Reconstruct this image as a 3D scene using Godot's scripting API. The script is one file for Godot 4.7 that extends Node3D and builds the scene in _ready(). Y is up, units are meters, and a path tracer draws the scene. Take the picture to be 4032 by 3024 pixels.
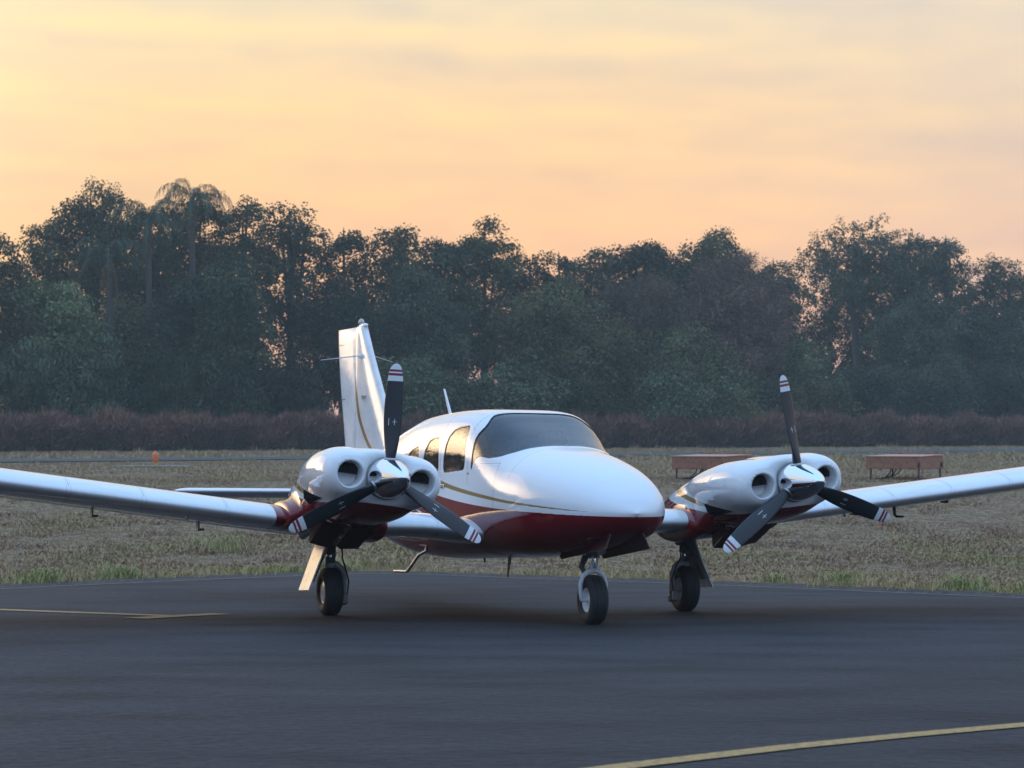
extends Node3D
# A twin-engine airplane on an apron at dusk. World: metres, y up, the camera looks along -z.
# The airplane is built in its own frame: x to its left wing, y up, z to its nose, origin on the ground between the main wheels.

var rng := RandomNumberGenerator.new()
var M := {}

func _ready():
	rng.seed = 71
	camera_and_sky()
	materials()
	ground()
	vegetation()
	field_things()
	airplane()

# ------------------------------------------------------------------ camera, sky, light
func camera_and_sky():
	var cam := Camera3D.new()
	cam.name = "camera"
	cam.fov = 19.1327
	cam.near = 0.1
	cam.far = 3000.0
	cam.position = Vector3(0, 1.5809, 20.7315)
	cam.rotation_degrees = Vector3(1.3922, 0, 0)
	var ca := CameraAttributesPhysical.new()
	ca.frustum_focal_length = 12.0 / tan(deg_to_rad(19.1327 / 2.0))
	ca.frustum_focus_distance = 18.6
	ca.frustum_near = 0.1
	ca.frustum_far = 3000.0
	ca.exposure_aperture = 5.6
	cam.attributes = ca
	add_child(cam)
	cam.current = true
	var env := Environment.new()
	env.background_mode = Environment.BG_SKY
	env.tonemap_mode = Environment.TONE_MAPPER_LINEAR
	env.tonemap_exposure = 1.18
	env.sdfgi_enabled = true
	env.ssao_enabled = true
	env.ssil_enabled = true
	env.fog_enabled = true
	env.fog_density = 0.0006
	env.fog_light_color = Color(0.82, 0.86, 0.84)
	var sky := Sky.new()
	var pm := PanoramaSkyMaterial.new()
	pm.panorama = ImageTexture.create_from_image(sky_image())
	sky.sky_material = pm
	env.sky = sky
	var we := WorldEnvironment.new()
	we.name = "world_environment"
	we.environment = env
	add_child(we)
	var sun := DirectionalLight3D.new()
	sun.name = "sun"
	sun.light_energy = 0.08
	sun.light_color = Color(1.0, 0.72, 0.45)
	sun.light_angular_distance = 35.0
	sun.shadow_enabled = true
	sun.rotation_degrees = Vector3(-5.0, 180 + 38.0, 0)   # low behind the trees on the left
	add_child(sun)

func lin(r: float, g: float, b: float) -> Vector3:
	var c := Color(r / 255.0, g / 255.0, b / 255.0).srgb_to_linear()
	return Vector3(c.r, c.g, c.b)

func sky_image() -> Image:
	var W := 1536
	var H := 768
	var data := PackedFloat32Array()
	data.resize(W * H * 3)
	var n1 := FastNoiseLite.new()
	n1.seed = 5
	n1.frequency = 1.0
	n1.fractal_octaves = 4
	var els := PackedFloat32Array([0, 2, 5, 8, 11, 14, 20, 32, 50, 90])
	var high := [lin(198, 212, 232) * 1.1, lin(174, 205, 244) * 1.35, lin(160, 202, 252) * 1.48, lin(150, 198, 255) * 1.55]
	var west := [lin(255, 183, 152), lin(255, 190, 153), lin(255, 202, 155) * 1.06, lin(255, 215, 164) * 1.06, lin(240, 222, 191), lin(228, 217, 196)] + high
	var left := [lin(255, 187, 124), lin(255, 194, 130) * 1.02, lin(255, 202, 144), lin(255, 215, 162), lin(238, 221, 186), lin(228, 216, 192)] + high
	var right := [lin(240, 186, 168), lin(243, 193, 172), lin(243, 203, 174), lin(238, 212, 184), lin(232, 216, 195) * 1.03, lin(222, 213, 200)] + high
	var east := [lin(182, 184, 206), lin(184, 188, 212), lin(184, 194, 222), lin(182, 197, 230), lin(180, 199, 235) * 1.08, lin(178, 201, 240) * 1.15, lin(174, 203, 245) * 1.28] + high.slice(1)
	for j in H:
		var el := (0.5 - (j + 0.5) / H) * 180.0
		if el < -3.0:
			for i in W:
				var o0 := (j * W + i) * 3
				data[o0] = 0.10
				data[o0 + 1] = 0.10
				data[o0 + 2] = 0.11
			continue
		var e := maxf(el, 0.0)
		var k := 0
		while k < els.size() - 2 and els[k + 1] < e:
			k += 1
		var t := clampf((e - els[k]) / (els[k + 1] - els[k]), 0, 1)
		var cw: Vector3 = west[k].lerp(west[k + 1], t)
		var cl: Vector3 = left[k].lerp(left[k + 1], t)
		var cr: Vector3 = right[k].lerp(right[k + 1], t)
		var ce: Vector3 = east[k].lerp(east[k + 1], t)
		var low := smoothstep(24.0, 6.0, e)
		for i in W:
			var az := fposmod((i + 0.5) / W * 360.0 + 180.0, 360.0) - 180.0
			var c: Vector3
			if az < 0.0:
				c = cw.lerp(cl, smoothstep(0.0, 15.0, -az))
				c = c.lerp(ce, smoothstep(60.0, 125.0, -az))
			else:
				c = cw.lerp(cr, smoothstep(0.0, 15.0, az))
				c = c.lerp(ce, smoothstep(30.0, 110.0, az))
			# the afterglow round the place where the sun has gone down, left of the frame
			var da := az + 40.0
			var g := exp(-(da * da) / 210.0 - (e - 7.0) * (e - 7.0) / 42.0)
			c = c.lerp(c * 0.88, smoothstep(16.0, 10.0, e) * smoothstep(100.0, 60.0, absf(az)))
			c += Vector3(4.8, 3.9, 2.6) * g
			if e < 40.0 and absf(az) < 110.0:
				var slope := e + az * 0.045
				var v := n1.get_noise_2d(az * 0.05 + slope * 0.10, slope * 1.25)
				var v2 := n1.get_noise_2d(az * 0.09 + 40.0, slope * 5.6 + 9.0)
				var band := smoothstep(1.0, 5.0, e) * smoothstep(40.0, 10.0, e)
				var s := (v * 0.8 + v2 * 0.8) * band
				s += 0.75 * exp(-pow((slope - 10.0 + 0.35 * v) / 0.32, 2.0)) * smoothstep(9.0, -4.0, az) - 0.2 * exp(-pow((slope - 9.25 + 0.3 * v) / 0.22, 2.0)) * exp(-pow((az - 3.0) / 6.0, 2.0)) + 0.5 * exp(-pow((slope - 8.2 + 0.4 * v2) / 0.3, 2.0)) * smoothstep(6.0, -8.0, az)
				c *= 1.0 + s * 0.11
				c.z *= 1.0 - s * 0.15
				c.x *= 1.0 + s * 0.04
			var o := (j * W + i) * 3
			data[o] = c.x
			data[o + 1] = c.y
			data[o + 2] = c.z
	return Image.create_from_data(W, H, false, Image.FORMAT_RGBF, data.to_byte_array())

# ------------------------------------------------------------------ materials
func mat(called: String, c: Color, rough := 0.6, metal := 0.0) -> StandardMaterial3D:
	var m := StandardMaterial3D.new()
	m.resource_name = called
	m.albedo_color = Color(c.r, c.g, c.b).linear_to_srgb()
	m.roughness = rough
	m.metallic = metal
	return m

func noise_tex(freq: float, octaves: int, ramp: Array, size := 512, seed_ := 1, normal := 0.0) -> NoiseTexture2D:
	var n := FastNoiseLite.new()
	n.noise_type = FastNoiseLite.TYPE_SIMPLEX_SMOOTH
	n.seed = seed_
	n.frequency = freq
	n.fractal_octaves = octaves
	var t := NoiseTexture2D.new()
	t.noise = n
	t.width = size
	t.height = size
	t.seamless = true
	t.generate_mipmaps = false
	if normal > 0.0:
		t.as_normal_map = true
		t.bump_strength = normal
	elif ramp.size():
		var g := Gradient.new()
		var offs := PackedFloat32Array()
		var cols := PackedColorArray()
		for r in ramp:
			offs.append(r[0])
			cols.append(r[1])
		g.offsets = offs
		g.colors = cols
		t.color_ramp = g
	return t

func l2s(r: float, g: float, b: float) -> Color:
	return Color(r, g, b).linear_to_srgb()

func materials():
	M.white = mat("white paint", Color(0.78, 0.78, 0.78), 0.14)
	M.red = mat("red paint", Color(0.20, 0.008, 0.012), 0.14)
	M.dark_red = mat("dark red paint", Color(0.045, 0.006, 0.009), 0.35)
	M.black = mat("black paint", Color(0.018, 0.019, 0.021), 0.42)
	M.rubber = mat("tyre rubber", Color(0.02, 0.02, 0.021), 0.72)
	M.rubber.albedo_texture = noise_tex(0.03, 3, [[0.3, l2s(0.8, 0.8, 0.8)], [0.6, l2s(1, 1, 1)], [0.9, l2s(1.9, 1.75, 1.55)]], 256, 4)
	M.rubber.uv1_triplanar = true
	M.rubber.uv1_scale = Vector3(3, 3, 3)
	M.chrome = mat("chrome", Color(0.82, 0.83, 0.85), 0.035, 1.0)
	M.metal = mat("bare metal", Color(0.5, 0.5, 0.51), 0.35, 1.0)
	M.steel = mat("grey gear paint", Color(0.36, 0.37, 0.37), 0.4)
	M.dirty = mat("greasy metal", Color(0.22, 0.22, 0.215), 0.45, 0.4)
	M.gearwhite = mat("white gear paint", Color(0.62, 0.64, 0.66), 0.35)
	M.doorwhite = mat("worn white door paint", Color(0.82, 0.84, 0.86), 0.3)
	M.doorwhite.albedo_texture = noise_tex(0.012, 4, [[0.18, l2s(0.6, 0.6, 0.6)], [0.3, l2s(0.95, 0.95, 0.95)], [0.7, l2s(1, 1, 1)]], 256, 9)
	M.doorwhite.uv1_triplanar = true
	M.doorwhite.uv1_scale = Vector3(2, 2, 2)
	M.cabin = mat("cabin lining", Color(0.10, 0.10, 0.105), 0.8)
	M.seat = mat("seat leather", Color(0.09, 0.085, 0.08), 0.6)
	M.glass = mat("tinted window", Color(0.02, 0.022, 0.026), 0.03)
	M.glass.transparency = BaseMaterial3D.TRANSPARENCY_ALPHA
	M.glass.albedo_color.a = 0.72
	M.soot = mat("matt black paint", Color(0.012, 0.012, 0.013), 0.95)
	M.soot.metallic_specular = 0.05
	M.hot = mat("engine baffle", Color(0.02, 0.02, 0.02), 0.8)
	M.lens = mat("lamp glass", Color(0.5, 0.45, 0.4), 0.1)
	M.text = mat("grey lettering", Color(0.12, 0.12, 0.13), 0.4)
	M.mark = mat("white blade mark", Color(0.7, 0.72, 0.74), 0.5)

# ------------------------------------------------------------------ mesh helpers
func names(o: Node, label := "", category := "", group := "", kind := ""):
	if label: o.set_meta("label", label)
	if category: o.set_meta("category", category)
	if group: o.set_meta("group", group)
	if kind: o.set_meta("kind", kind)

func numbered(called: String, parent: Node) -> String:
	if not parent.has_node(NodePath(called)):
		return called
	var i := 1
	while parent.has_node(NodePath("%s_%03d" % [called, i])):
		i += 1
	return "%s_%03d" % [called, i]

func put(mesh: Mesh, called: String, m: Material, parent: Node = self) -> MeshInstance3D:
	var o := MeshInstance3D.new()
	o.name = numbered(called, parent)
	o.mesh = mesh
	o.material_override = m
	parent.add_child(o, true)
	return o

func base(called: String, at := Vector3.ZERO, parent: Node = self) -> Node3D:
	var o := Node3D.new()
	o.name = numbered(called, parent)
	parent.add_child(o, true)
	o.position = at
	return o

# a grid surface u, v in 0..1; outward > 0 turns the normals away from the middle, 0 keeps du x dv, < 0 flips it
func surf(nu: int, nv: int, f: Callable, wrap_u := false, wrap_v := false, outward := 1, uvf = null) -> ArrayMesh:
	var P := PackedVector3Array()
	P.resize((nu + 1) * (nv + 1))
	var UV := PackedVector2Array()
	UV.resize(P.size())
	var mid := Vector3.ZERO
	for i in nu + 1:
		for j in nv + 1:
			var p: Vector3 = f.call(float(i) / nu, float(j) / nv)
			P[i * (nv + 1) + j] = p
			UV[i * (nv + 1) + j] = Vector2(float(i) / nu, float(j) / nv) if uvf == null else uvf.call(p, float(i) / nu, float(j) / nv)
			mid += p
	mid /= P.size()
	var N := PackedVector3Array()
	N.resize(P.size())
	var vote := 0.0
	var w := nv + 1
	for i in nu + 1:
		for j in w:
			var i0 := i - 1
			var i1 := i + 1
			if wrap_u:
				if i0 < 0: i0 = nu - 1
				if i1 > nu: i1 = 1
			else:
				i0 = maxi(i0, 0)
				i1 = mini(i1, nu)
			var j0 := j - 1
			var j1 := j + 1
			if wrap_v:
				if j0 < 0: j0 = nv - 1
				if j1 > nv: j1 = 1
			else:
				j0 = maxi(j0, 0)
				j1 = mini(j1, nv)
			var du := P[i1 * w + j] - P[i0 * w + j]
			var dv := P[i * w + j1] - P[i * w + j0]
			var n := du.cross(dv)
			if n.length_squared() < 1e-16:
				# a pole: use the neighbouring ring
				var ii := clampi(i, 1, nu - 1)
				var jj := clampi(j, 1, nv - 1)
				n = (P[mini(ii + 1, nu) * w + j] - P[(ii - 1) * w + j]).cross(P[ii * w + mini(jj + 1, nv)] - P[ii * w + jj - 1])
			n = n.normalized()
			N[i * w + j] = n
			vote += n.dot(P[i * w + j] - mid)
	var flip := outward < 0 or (outward > 0 and vote < 0.0)
	if flip:
		for k in N.size():
			N[k] = -N[k]
	var I := PackedInt32Array()
	for i in nu:
		for j in nv:
			var a := i * w + j
			var b := a + w
			if flip:
				I.append_array([a, b, b + 1, a, b + 1, a + 1])
			else:
				I.append_array([a, b + 1, b, a, a + 1, b + 1])
	return arr_mesh(P, N, I, UV)

func arr_mesh(P: PackedVector3Array, N: PackedVector3Array, I: PackedInt32Array, UV = null, C = null) -> ArrayMesh:
	var a := []
	a.resize(Mesh.ARRAY_MAX)
	a[Mesh.ARRAY_VERTEX] = P
	a[Mesh.ARRAY_NORMAL] = N
	a[Mesh.ARRAY_INDEX] = I
	if UV != null: a[Mesh.ARRAY_TEX_UV] = UV
	if C != null: a[Mesh.ARRAY_COLOR] = C
	var m := ArrayMesh.new()
	m.add_surface_from_arrays(Mesh.PRIMITIVE_TRIANGLES, a)
	return m

# several meshes become one
func join(parts: Array) -> ArrayMesh:
	var st := SurfaceTool.new()
	for p in parts:
		if p is Array:
			st.append_from(p[0], 0, p[1])
		else:
			st.append_from(p, 0, Transform3D.IDENTITY)
	return st.commit()

func tube(pts: Array, radii: Array, sides := 10, squash := 1.0) -> ArrayMesh:
	var n := pts.size()
	var frames := []
	var side := Vector3.ZERO
	for i in n:
		var t: Vector3 = (pts[mini(i + 1, n - 1)] - pts[maxi(i - 1, 0)]).normalized()
		if side == Vector3.ZERO:
			side = t.cross(Vector3.UP if absf(t.y) < 0.9 else Vector3.RIGHT).normalized()
		side = (side - t * side.dot(t)).normalized()
		frames.append([side, t.cross(side)])
	var ring := func(u: float, v: float) -> Vector3:
		var k := int(round(u * (n + 1))) - 1
		var r := 0.0 if k < 0 or k >= n else float(radii[k])
		k = clampi(k, 0, n - 1)
		var a := v * TAU
		return pts[k] + frames[k][0] * cos(a) * r + frames[k][1] * sin(a) * r * squash
	return surf(n + 1, sides, ring, false, true, 1)

func lathe(profile: Array, sides := 32) -> ArrayMesh:     # profile of (radius, z); about the z axis
	var n := profile.size()
	return surf(n - 1, sides, func(u: float, v: float) -> Vector3:
		var p: Vector2 = profile[int(round(u * (n - 1)))]
		return Vector3(sin(v * TAU) * p.x, cos(v * TAU) * p.x, p.y), false, true, 1)

# a box with chamfered edges
func block(size: Vector3, bevel := 0.01, t := Transform3D.IDENTITY) -> ArrayMesh:
	var st := SurfaceTool.new()
	st.begin(Mesh.PRIMITIVE_TRIANGLES)
	st.set_smooth_group(-1)
	var h := size / 2.0
	var b := minf(bevel, minf(h.x, minf(h.y, h.z)) * 0.9)
	var corner := func(sx: int, sy: int, sz: int, axis: int) -> Vector3:
		var p := Vector3(sx * (h.x - b), sy * (h.y - b), sz * (h.z - b))
		p[axis] = [sx * h.x, sy * h.y, sz * h.z][axis]
		return t * p
	var tri := func(a: Vector3, c: Vector3, d: Vector3):
		var n := (c - a).cross(d - a)
		if n.dot((a + c + d) / 3.0 - t.origin) > 0:
			st.add_vertex(a); st.add_vertex(d); st.add_vertex(c)
		else:
			st.add_vertex(a); st.add_vertex(c); st.add_vertex(d)
	for axis in 3:
		for s in [-1, 1]:
			var q := []
			for k in [[-1, -1], [1, -1], [1, 1], [-1, 1]]:
				var sg := [0, 0, 0]
				sg[axis] = s
				sg[(axis + 1) % 3] = k[0]
				sg[(axis + 2) % 3] = k[1]
				q.append(corner.call(sg[0], sg[1], sg[2], axis))
			tri.call(q[0], q[1], q[2]); tri.call(q[0], q[2], q[3])
		# the bevels along this axis
		var a1 := (axis + 1) % 3
		var a2 := (axis + 2) % 3
		for s1 in [-1, 1]:
			for s2 in [-1, 1]:
				var lo := [0, 0, 0]
				lo[axis] = -1; lo[a1] = s1; lo[a2] = s2
				var hi := lo.duplicate()
				hi[axis] = 1
				var p0: Vector3 = corner.call(lo[0], lo[1], lo[2], a1)
				var p1: Vector3 = corner.call(hi[0], hi[1], hi[2], a1)
				var p2: Vector3 = corner.call(hi[0], hi[1], hi[2], a2)
				var p3: Vector3 = corner.call(lo[0], lo[1], lo[2], a2)
				tri.call(p0, p1, p2); tri.call(p0, p2, p3)
	for sx in [-1, 1]:
		for sy in [-1, 1]:
			for sz in [-1, 1]:
				tri.call(corner.call(sx, sy, sz, 0), corner.call(sx, sy, sz, 1), corner.call(sx, sy, sz, 2))
	st.generate_normals()
	return st.commit()

# a plate of some thickness over a polygon of points (roughly flat)
func plate(pts: Array, thick: Vector3) -> ArrayMesh:
	var st := SurfaceTool.new()
	st.begin(Mesh.PRIMITIVE_TRIANGLES)
	st.set_smooth_group(-1)
	var n := pts.size()
	var mid := thick / 2.0
	for p in pts: mid += p / n
	var tri := func(a: Vector3, c: Vector3, d: Vector3, out: Vector3):
		if (c - a).cross(d - a).dot(out) > 0:
			st.add_vertex(a); st.add_vertex(d); st.add_vertex(c)
		else:
			st.add_vertex(a); st.add_vertex(c); st.add_vertex(d)
	for k in range(1, n - 1):
		tri.call(pts[0], pts[k], pts[k + 1], -thick)
		tri.call(pts[0] + thick, pts[k] + thick, pts[k + 1] + thick, thick)
	for k in n:
		var a: Vector3 = pts[k]
		var b: Vector3 = pts[(k + 1) % n]
		var out := (a + b + thick) / 2.0 - mid
		tri.call(a, b, b + thick, out)
		tri.call(a, b + thick, a + thick, out)
	st.generate_normals()
	return st.commit()

# smooth monotone curve through keys
func pc(xs: PackedFloat32Array, ys: PackedFloat32Array, x: float) -> float:
	var n := xs.size()
	if x <= xs[0]: return ys[0]
	if x >= xs[n - 1]: return ys[n - 1]
	var k := xs.bsearch(x) - 1
	k = clampi(k, 0, n - 2)
	var h := xs[k + 1] - xs[k]
	var d := (ys[k + 1] - ys[k]) / h
	var m0 := d
	var m1 := d
	if k > 0:
		var dp := (ys[k] - ys[k - 1]) / (xs[k] - xs[k - 1])
		m0 = 0.0 if dp * d <= 0 else 2.0 * dp * d / (dp + d)
	if k < n - 2:
		var dn := (ys[k + 2] - ys[k + 1]) / (xs[k + 2] - xs[k + 1])
		m1 = 0.0 if dn * d <= 0 else 2.0 * dn * d / (dn + d)
	var t := (x - xs[k]) / h
	var t2 := t * t
	var t3 := t2 * t
	return (2 * t3 - 3 * t2 + 1) * ys[k] + (t3 - 2 * t2 + t) * h * m0 + (3 * t2 - 2 * t3) * ys[k + 1] + (t3 - t2) * h * m1

# ------------------------------------------------------------------ ground
const GZ := [-600.0, -300.0, -140.0, -107.0, -73.0, -56.0, -39.3, -26.0, -17.0, -13.5, -12.0, 24.0, 40.0, 200.0]
const GH := [3.6, 2.0, 1.09, 0.86, 0.70, 0.66, 0.57, 0.07, -0.31, -0.39, -0.36, 0.72, 0.9, 0.9]
var gz := PackedFloat32Array(GZ)
var gh := PackedFloat32Array(GH)
const EDGE := [[-60.0, 95.0], [-15.0, 11.2], [-8.0, -1.9], [-5.93, -5.69], [-4.46, -8.6], [-2.93, -11.25], [-2.45, -11.95], [-2.07, -12.23], [-1.6, -12.15], [-0.9, -11.65], [0.29, -10.25], [2.03, -8.6], [3.35, -7.02], [5.59, -4.18], [12.0, 3.1], [30.0, 23.5], [90.0, 91.0]]

func gy(x: float, z: float) -> float:
	var h := pc(gz, gh, z) if z < -12.0 else 0.03 * minf(z, 24.0)
	return h - 0.004 * clampf(x, -20, 20) * smoothstep(-40.0, -14.0, z)

func edge_z(x: float) -> float:
	for k in range(EDGE.size() - 1):
		if x <= EDGE[k + 1][0]:
			return lerpf(EDGE[k][1], EDGE[k + 1][1], (x - EDGE[k][0]) / (EDGE[k + 1][0] - EDGE[k][0]))
	return 91.0

func sheet(xs: Array, zs: Array, lift: float) -> ArrayMesh:
	var f := func(u: float, v: float) -> Vector3:
		var x: float = xs[int(round(u * (xs.size() - 1)))]
		var z: float = zs[int(round(v * (zs.size() - 1)))]
		return Vector3(x, gy(x, z) + lift, z)
	return surf(xs.size() - 1, zs.size() - 1, f, false, false, -1, func(p: Vector3, _u: float, _v: float): return Vector2(p.x, p.z))

func ribbon(line: Array, w0: float, w1: float, lift: float) -> ArrayMesh:    # a painted line or strip on the ground
	var pts := []
	for k in range(line.size() - 1):
		var a := Vector2(line[k][0], line[k][1])
		var b := Vector2(line[k + 1][0], line[k + 1][1])
		var n := maxi(1, int(a.distance_to(b) / 0.7))
		for i in n: pts.append(a.lerp(b, float(i) / n))
	pts.append(Vector2(line[-1][0], line[-1][1]))
	var m := pts.size()
	return surf(m - 1, 1, func(u: float, v: float) -> Vector3:
		var k := int(round(u * (m - 1)))
		var d: Vector2 = (pts[mini(k + 1, m - 1)] - pts[maxi(k - 1, 0)]).normalized()
		var p: Vector2 = pts[k] + Vector2(-d.y, d.x) * lerpf(w0, w1, v)
		return Vector3(p.x, gy(p.x, p.y) + lift, p.y), false, false, 0, func(p: Vector3, _u: float, _v: float): return Vector2(p.x, p.z))

func ground():
	# dry grass field, one sheet out to the horizon
	var xs := []
	for v in [-900, -500, -300, -200, -140, -100, -80, -60, -50, -40]: xs.append(float(v))
	for k in range(-29, 40): xs.append(float(k))
	for v in [40, 50, 60, 80, 100, 140, 200, 300, 500, 900]: xs.append(float(v))
	var zs := []
	for v in [-900, -600, -400, -300, -240, -200, -170, -150, -140, -130, -120]: zs.append(float(v))
	for k in range(-115, 25, 1): zs.append(float(k))
	for v in [30, 40, 60, 100, 200]: zs.append(float(v))
	var soil := mat("dry turf", Color(1, 1, 1), 0.95)
	soil.albedo_texture = noise_tex(0.018, 5, [[0.2, l2s(0.16, 0.10, 0.058)], [0.42, l2s(0.23, 0.15, 0.085)], [0.58, l2s(0.27, 0.18, 0.10)], [0.8, l2s(0.24, 0.185, 0.08)]], 1024, 12)
	soil.uv1_scale = Vector3(1.0 / 9.0, 1.0 / 9.0, 1)
	soil.detail_enabled = true
	soil.detail_blend_mode = BaseMaterial3D.BLEND_MODE_MUL
	soil.detail_uv_layer = BaseMaterial3D.DETAIL_UV_1
	soil.detail_albedo = noise_tex(0.09, 4, [[0.2, l2s(0.45, 0.42, 0.4)], [0.5, l2s(0.9, 0.9, 0.9)], [0.8, l2s(1.0, 1.0, 1.0)]], 512, 3)
	soil.normal_enabled = true
	soil.normal_texture = noise_tex(0.05, 4, [], 512, 8, 6.0)
	M.soil = soil
	var g := put(sheet(xs, zs, -0.03), "grass_field", soil)
	names(g, "mown dry brown grass field between apron and runway", "", "", "structure")

	# the apron
	var asphalt := mat("old asphalt", Color(0.42, 0.388, 0.41), 0.78)
	asphalt.metallic_specular = 0.35
	asphalt.albedo_texture = noise_tex(0.006, 6, [[0.2, l2s(0.026, 0.025, 0.028)], [0.36, l2s(0.050, 0.049, 0.053)], [0.5, l2s(0.062, 0.059, 0.063)], [0.62, l2s(0.066, 0.066, 0.070)], [0.82, l2s(0.090, 0.087, 0.090)]], 1024, 31)
	asphalt.uv1_scale = Vector3(1.0 / 15.0, 1.0 / 7.0, 1)
	asphalt.detail_enabled = true
	asphalt.detail_blend_mode = BaseMaterial3D.BLEND_MODE_MUL
	asphalt.detail_uv_layer = BaseMaterial3D.DETAIL_UV_2
	asphalt.uv2_scale = Vector3(1.0 / 2.3, 1.0 / 2.3, 1)
	asphalt.detail_albedo = noise_tex(0.06, 5, [[0.2, l2s(0.42, 0.41, 0.42)], [0.48, l2s(0.78, 0.77, 0.78)], [0.7, l2s(0.97, 0.96, 0.96)], [0.85, l2s(1.0, 1.0, 1.0)]], 1024, 22)
	asphalt.normal_enabled = true
	asphalt.normal_texture = noise_tex(0.22, 3, [], 512, 17, 5.0)
	asphalt.normal_scale = 0.2
	var axs := []
	for v in [-58, -50, -40, -30, -24, -19, -15]: axs.append(float(v))
	for k in range(-29, 33): axs.append(k * 0.45)
	axs.append_array([16.0, 20.0, 26.0, 34.0, 44.0, 56.0, 70.0, 85.0])
	var apron_mesh := surf(axs.size() - 1, 90, func(u: float, v: float) -> Vector3:
		var x: float = axs[int(round(u * (axs.size() - 1)))]
		var ez := edge_z(x) + 0.05 * sin(x * 7.0) + 0.03 * sin(x * 17.0)
		var z := lerpf(ez, 92.0, v * v)
		return Vector3(x, gy(x, z) + 0.004, z), false, false, -1, func(p: Vector3, _u: float, _v: float): return Vector2(p.x, p.z))
	apron_mesh = with_uv2(apron_mesh)
	var ap := put(apron_mesh, "apron", asphalt)
	names(ap, "dark worn asphalt apron with rounded corner", "", "", "structure")

	# dark soil lip between the apron and the grass
	var lip_line := []
	for k in range(2, 15): lip_line.append([EDGE[k][0], EDGE[k][1]])
	var lip_mat := mat("dark soil", Color(1, 1, 1), 0.95)
	lip_mat.albedo_texture = noise_tex(0.03, 4, [[0.3, l2s(0.015, 0.012, 0.011)], [0.6, l2s(0.034, 0.026, 0.021)], [0.85, l2s(0.10, 0.072, 0.048)]], 512, 5)
	lip_mat.uv1_scale = Vector3(0.6, 0.6, 1)
	var jag := FastNoiseLite.new()
	jag.seed = 3
	jag.frequency = 0.9
	var fine := []
	for k in range(lip_line.size() - 1):
		var a := Vector2(lip_line[k][0], lip_line[k][1])
		var b := Vector2(lip_line[k + 1][0], lip_line[k + 1][1])
		var n := maxi(1, int(a.distance_to(b) / 0.15))
		for i in n: fine.append(a.lerp(b, float(i) / n))
	var nf := fine.size()
	var lip := surf(nf - 1, 6, func(u: float, v: float) -> Vector3:
		var k := int(round(u * (nf - 1)))
		var d: Vector2 = (fine[mini(k + 2, nf - 1)] - fine[maxi(k - 2, 0)]).normalized()
		var p: Vector2 = fine[k] + Vector2(d.y, -d.x) * (v * (1.1 + 0.5 * jag.get_noise_1d(k * 0.4)) - 0.1 + 0.12 * jag.get_noise_1d(k * 1.0 + 90))
		var up := sin(v * PI) * (0.035 + 0.03 * jag.get_noise_2d(k * 0.9, v * 5.0)) - 0.012
		return Vector3(p.x, gy(p.x, p.y) + up, p.y), false, false, 0, func(p: Vector3, _u: float, _v: float): return Vector2(p.x, p.z))
	var lo := put(lip, "soil_strip", lip_mat)
	names(lo, "strip of dark bare soil along the apron edge", "", "", "structure")

	# painted markings
	var yellow := mat("worn yellow line paint", Color(1, 1, 1), 0.7)
	yellow.albedo_texture = noise_tex(0.05, 4, [[0.2, l2s(0.16, 0.11, 0.06)], [0.4, l2s(0.36, 0.20, 0.05)], [0.8, l2s(0.44, 0.255, 0.065)]], 512, 6)
	yellow.uv1_scale = Vector3(0.9, 0.9, 1)
	M.yellow = yellow
	var curve := [[-0.6, 13.4], [0.47, 12.226], [1.10, 11.587], [1.65, 11.10], [2.27, 10.596], [3.5, 9.7], [6.5, 7.9]]
	names(put(ribbon(curve, -0.066, 0.066, 0.009), "taxi_line", yellow), "yellow taxi line on the asphalt in the near right corner", "", "", "structure")
	names(put(ribbon([[-4.75, -0.25], [-3.85, 0.31], [-2.93, 0.86]], -0.10, 0.10, 0.009), "taxi_line", yellow), "straight yellow line left of the airplane, the longer arm of a V", "", "", "structure")
	names(put(ribbon([[-3.2, 1.34], [-2.93, 0.90], [-2.58, 0.42]], -0.13, 0.13, 0.010), "taxi_line", yellow), "short yellow line left of the airplane, the shorter arm of a V", "", "", "structure")
	var pale := mat("worn edge line paint", Color(1, 1, 1), 0.8)
	pale.albedo_texture = noise_tex(0.04, 4, [[0.25, l2s(0.09, 0.08, 0.07)], [0.5, l2s(0.17, 0.145, 0.11)], [0.8, l2s(0.25, 0.21, 0.16)]], 512, 7)
	pale.uv1_scale = Vector3(0.7, 0.7, 1)
	names(put(ribbon(lip_line, 0.12, 0.21, 0.009), "edge_line", pale), "thin faded pale line along the apron edge", "", "", "structure")

	# the runway strip in front of the hedge
	var rmat := mat("runway asphalt", Color(0.11, 0.105, 0.095), 1.0)
	rmat.metallic_specular = 0.1
	names(put(ribbon([[-120.0, 15.0], [-21.0, -73.0], [31.7, -120.0], [150.0, -225.0]], -4.0, 4.0, 0.012), "runway", rmat), "grey runway strip in front of the hedge", "", "", "structure")

func with_uv2(m: ArrayMesh) -> ArrayMesh:
	var a := m.surface_get_arrays(0)
	a[Mesh.ARRAY_TEX_UV2] = a[Mesh.ARRAY_TEX_UV]
	var r := ArrayMesh.new()
	r.add_surface_from_arrays(Mesh.PRIMITIVE_TRIANGLES, a)
	return r

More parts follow.
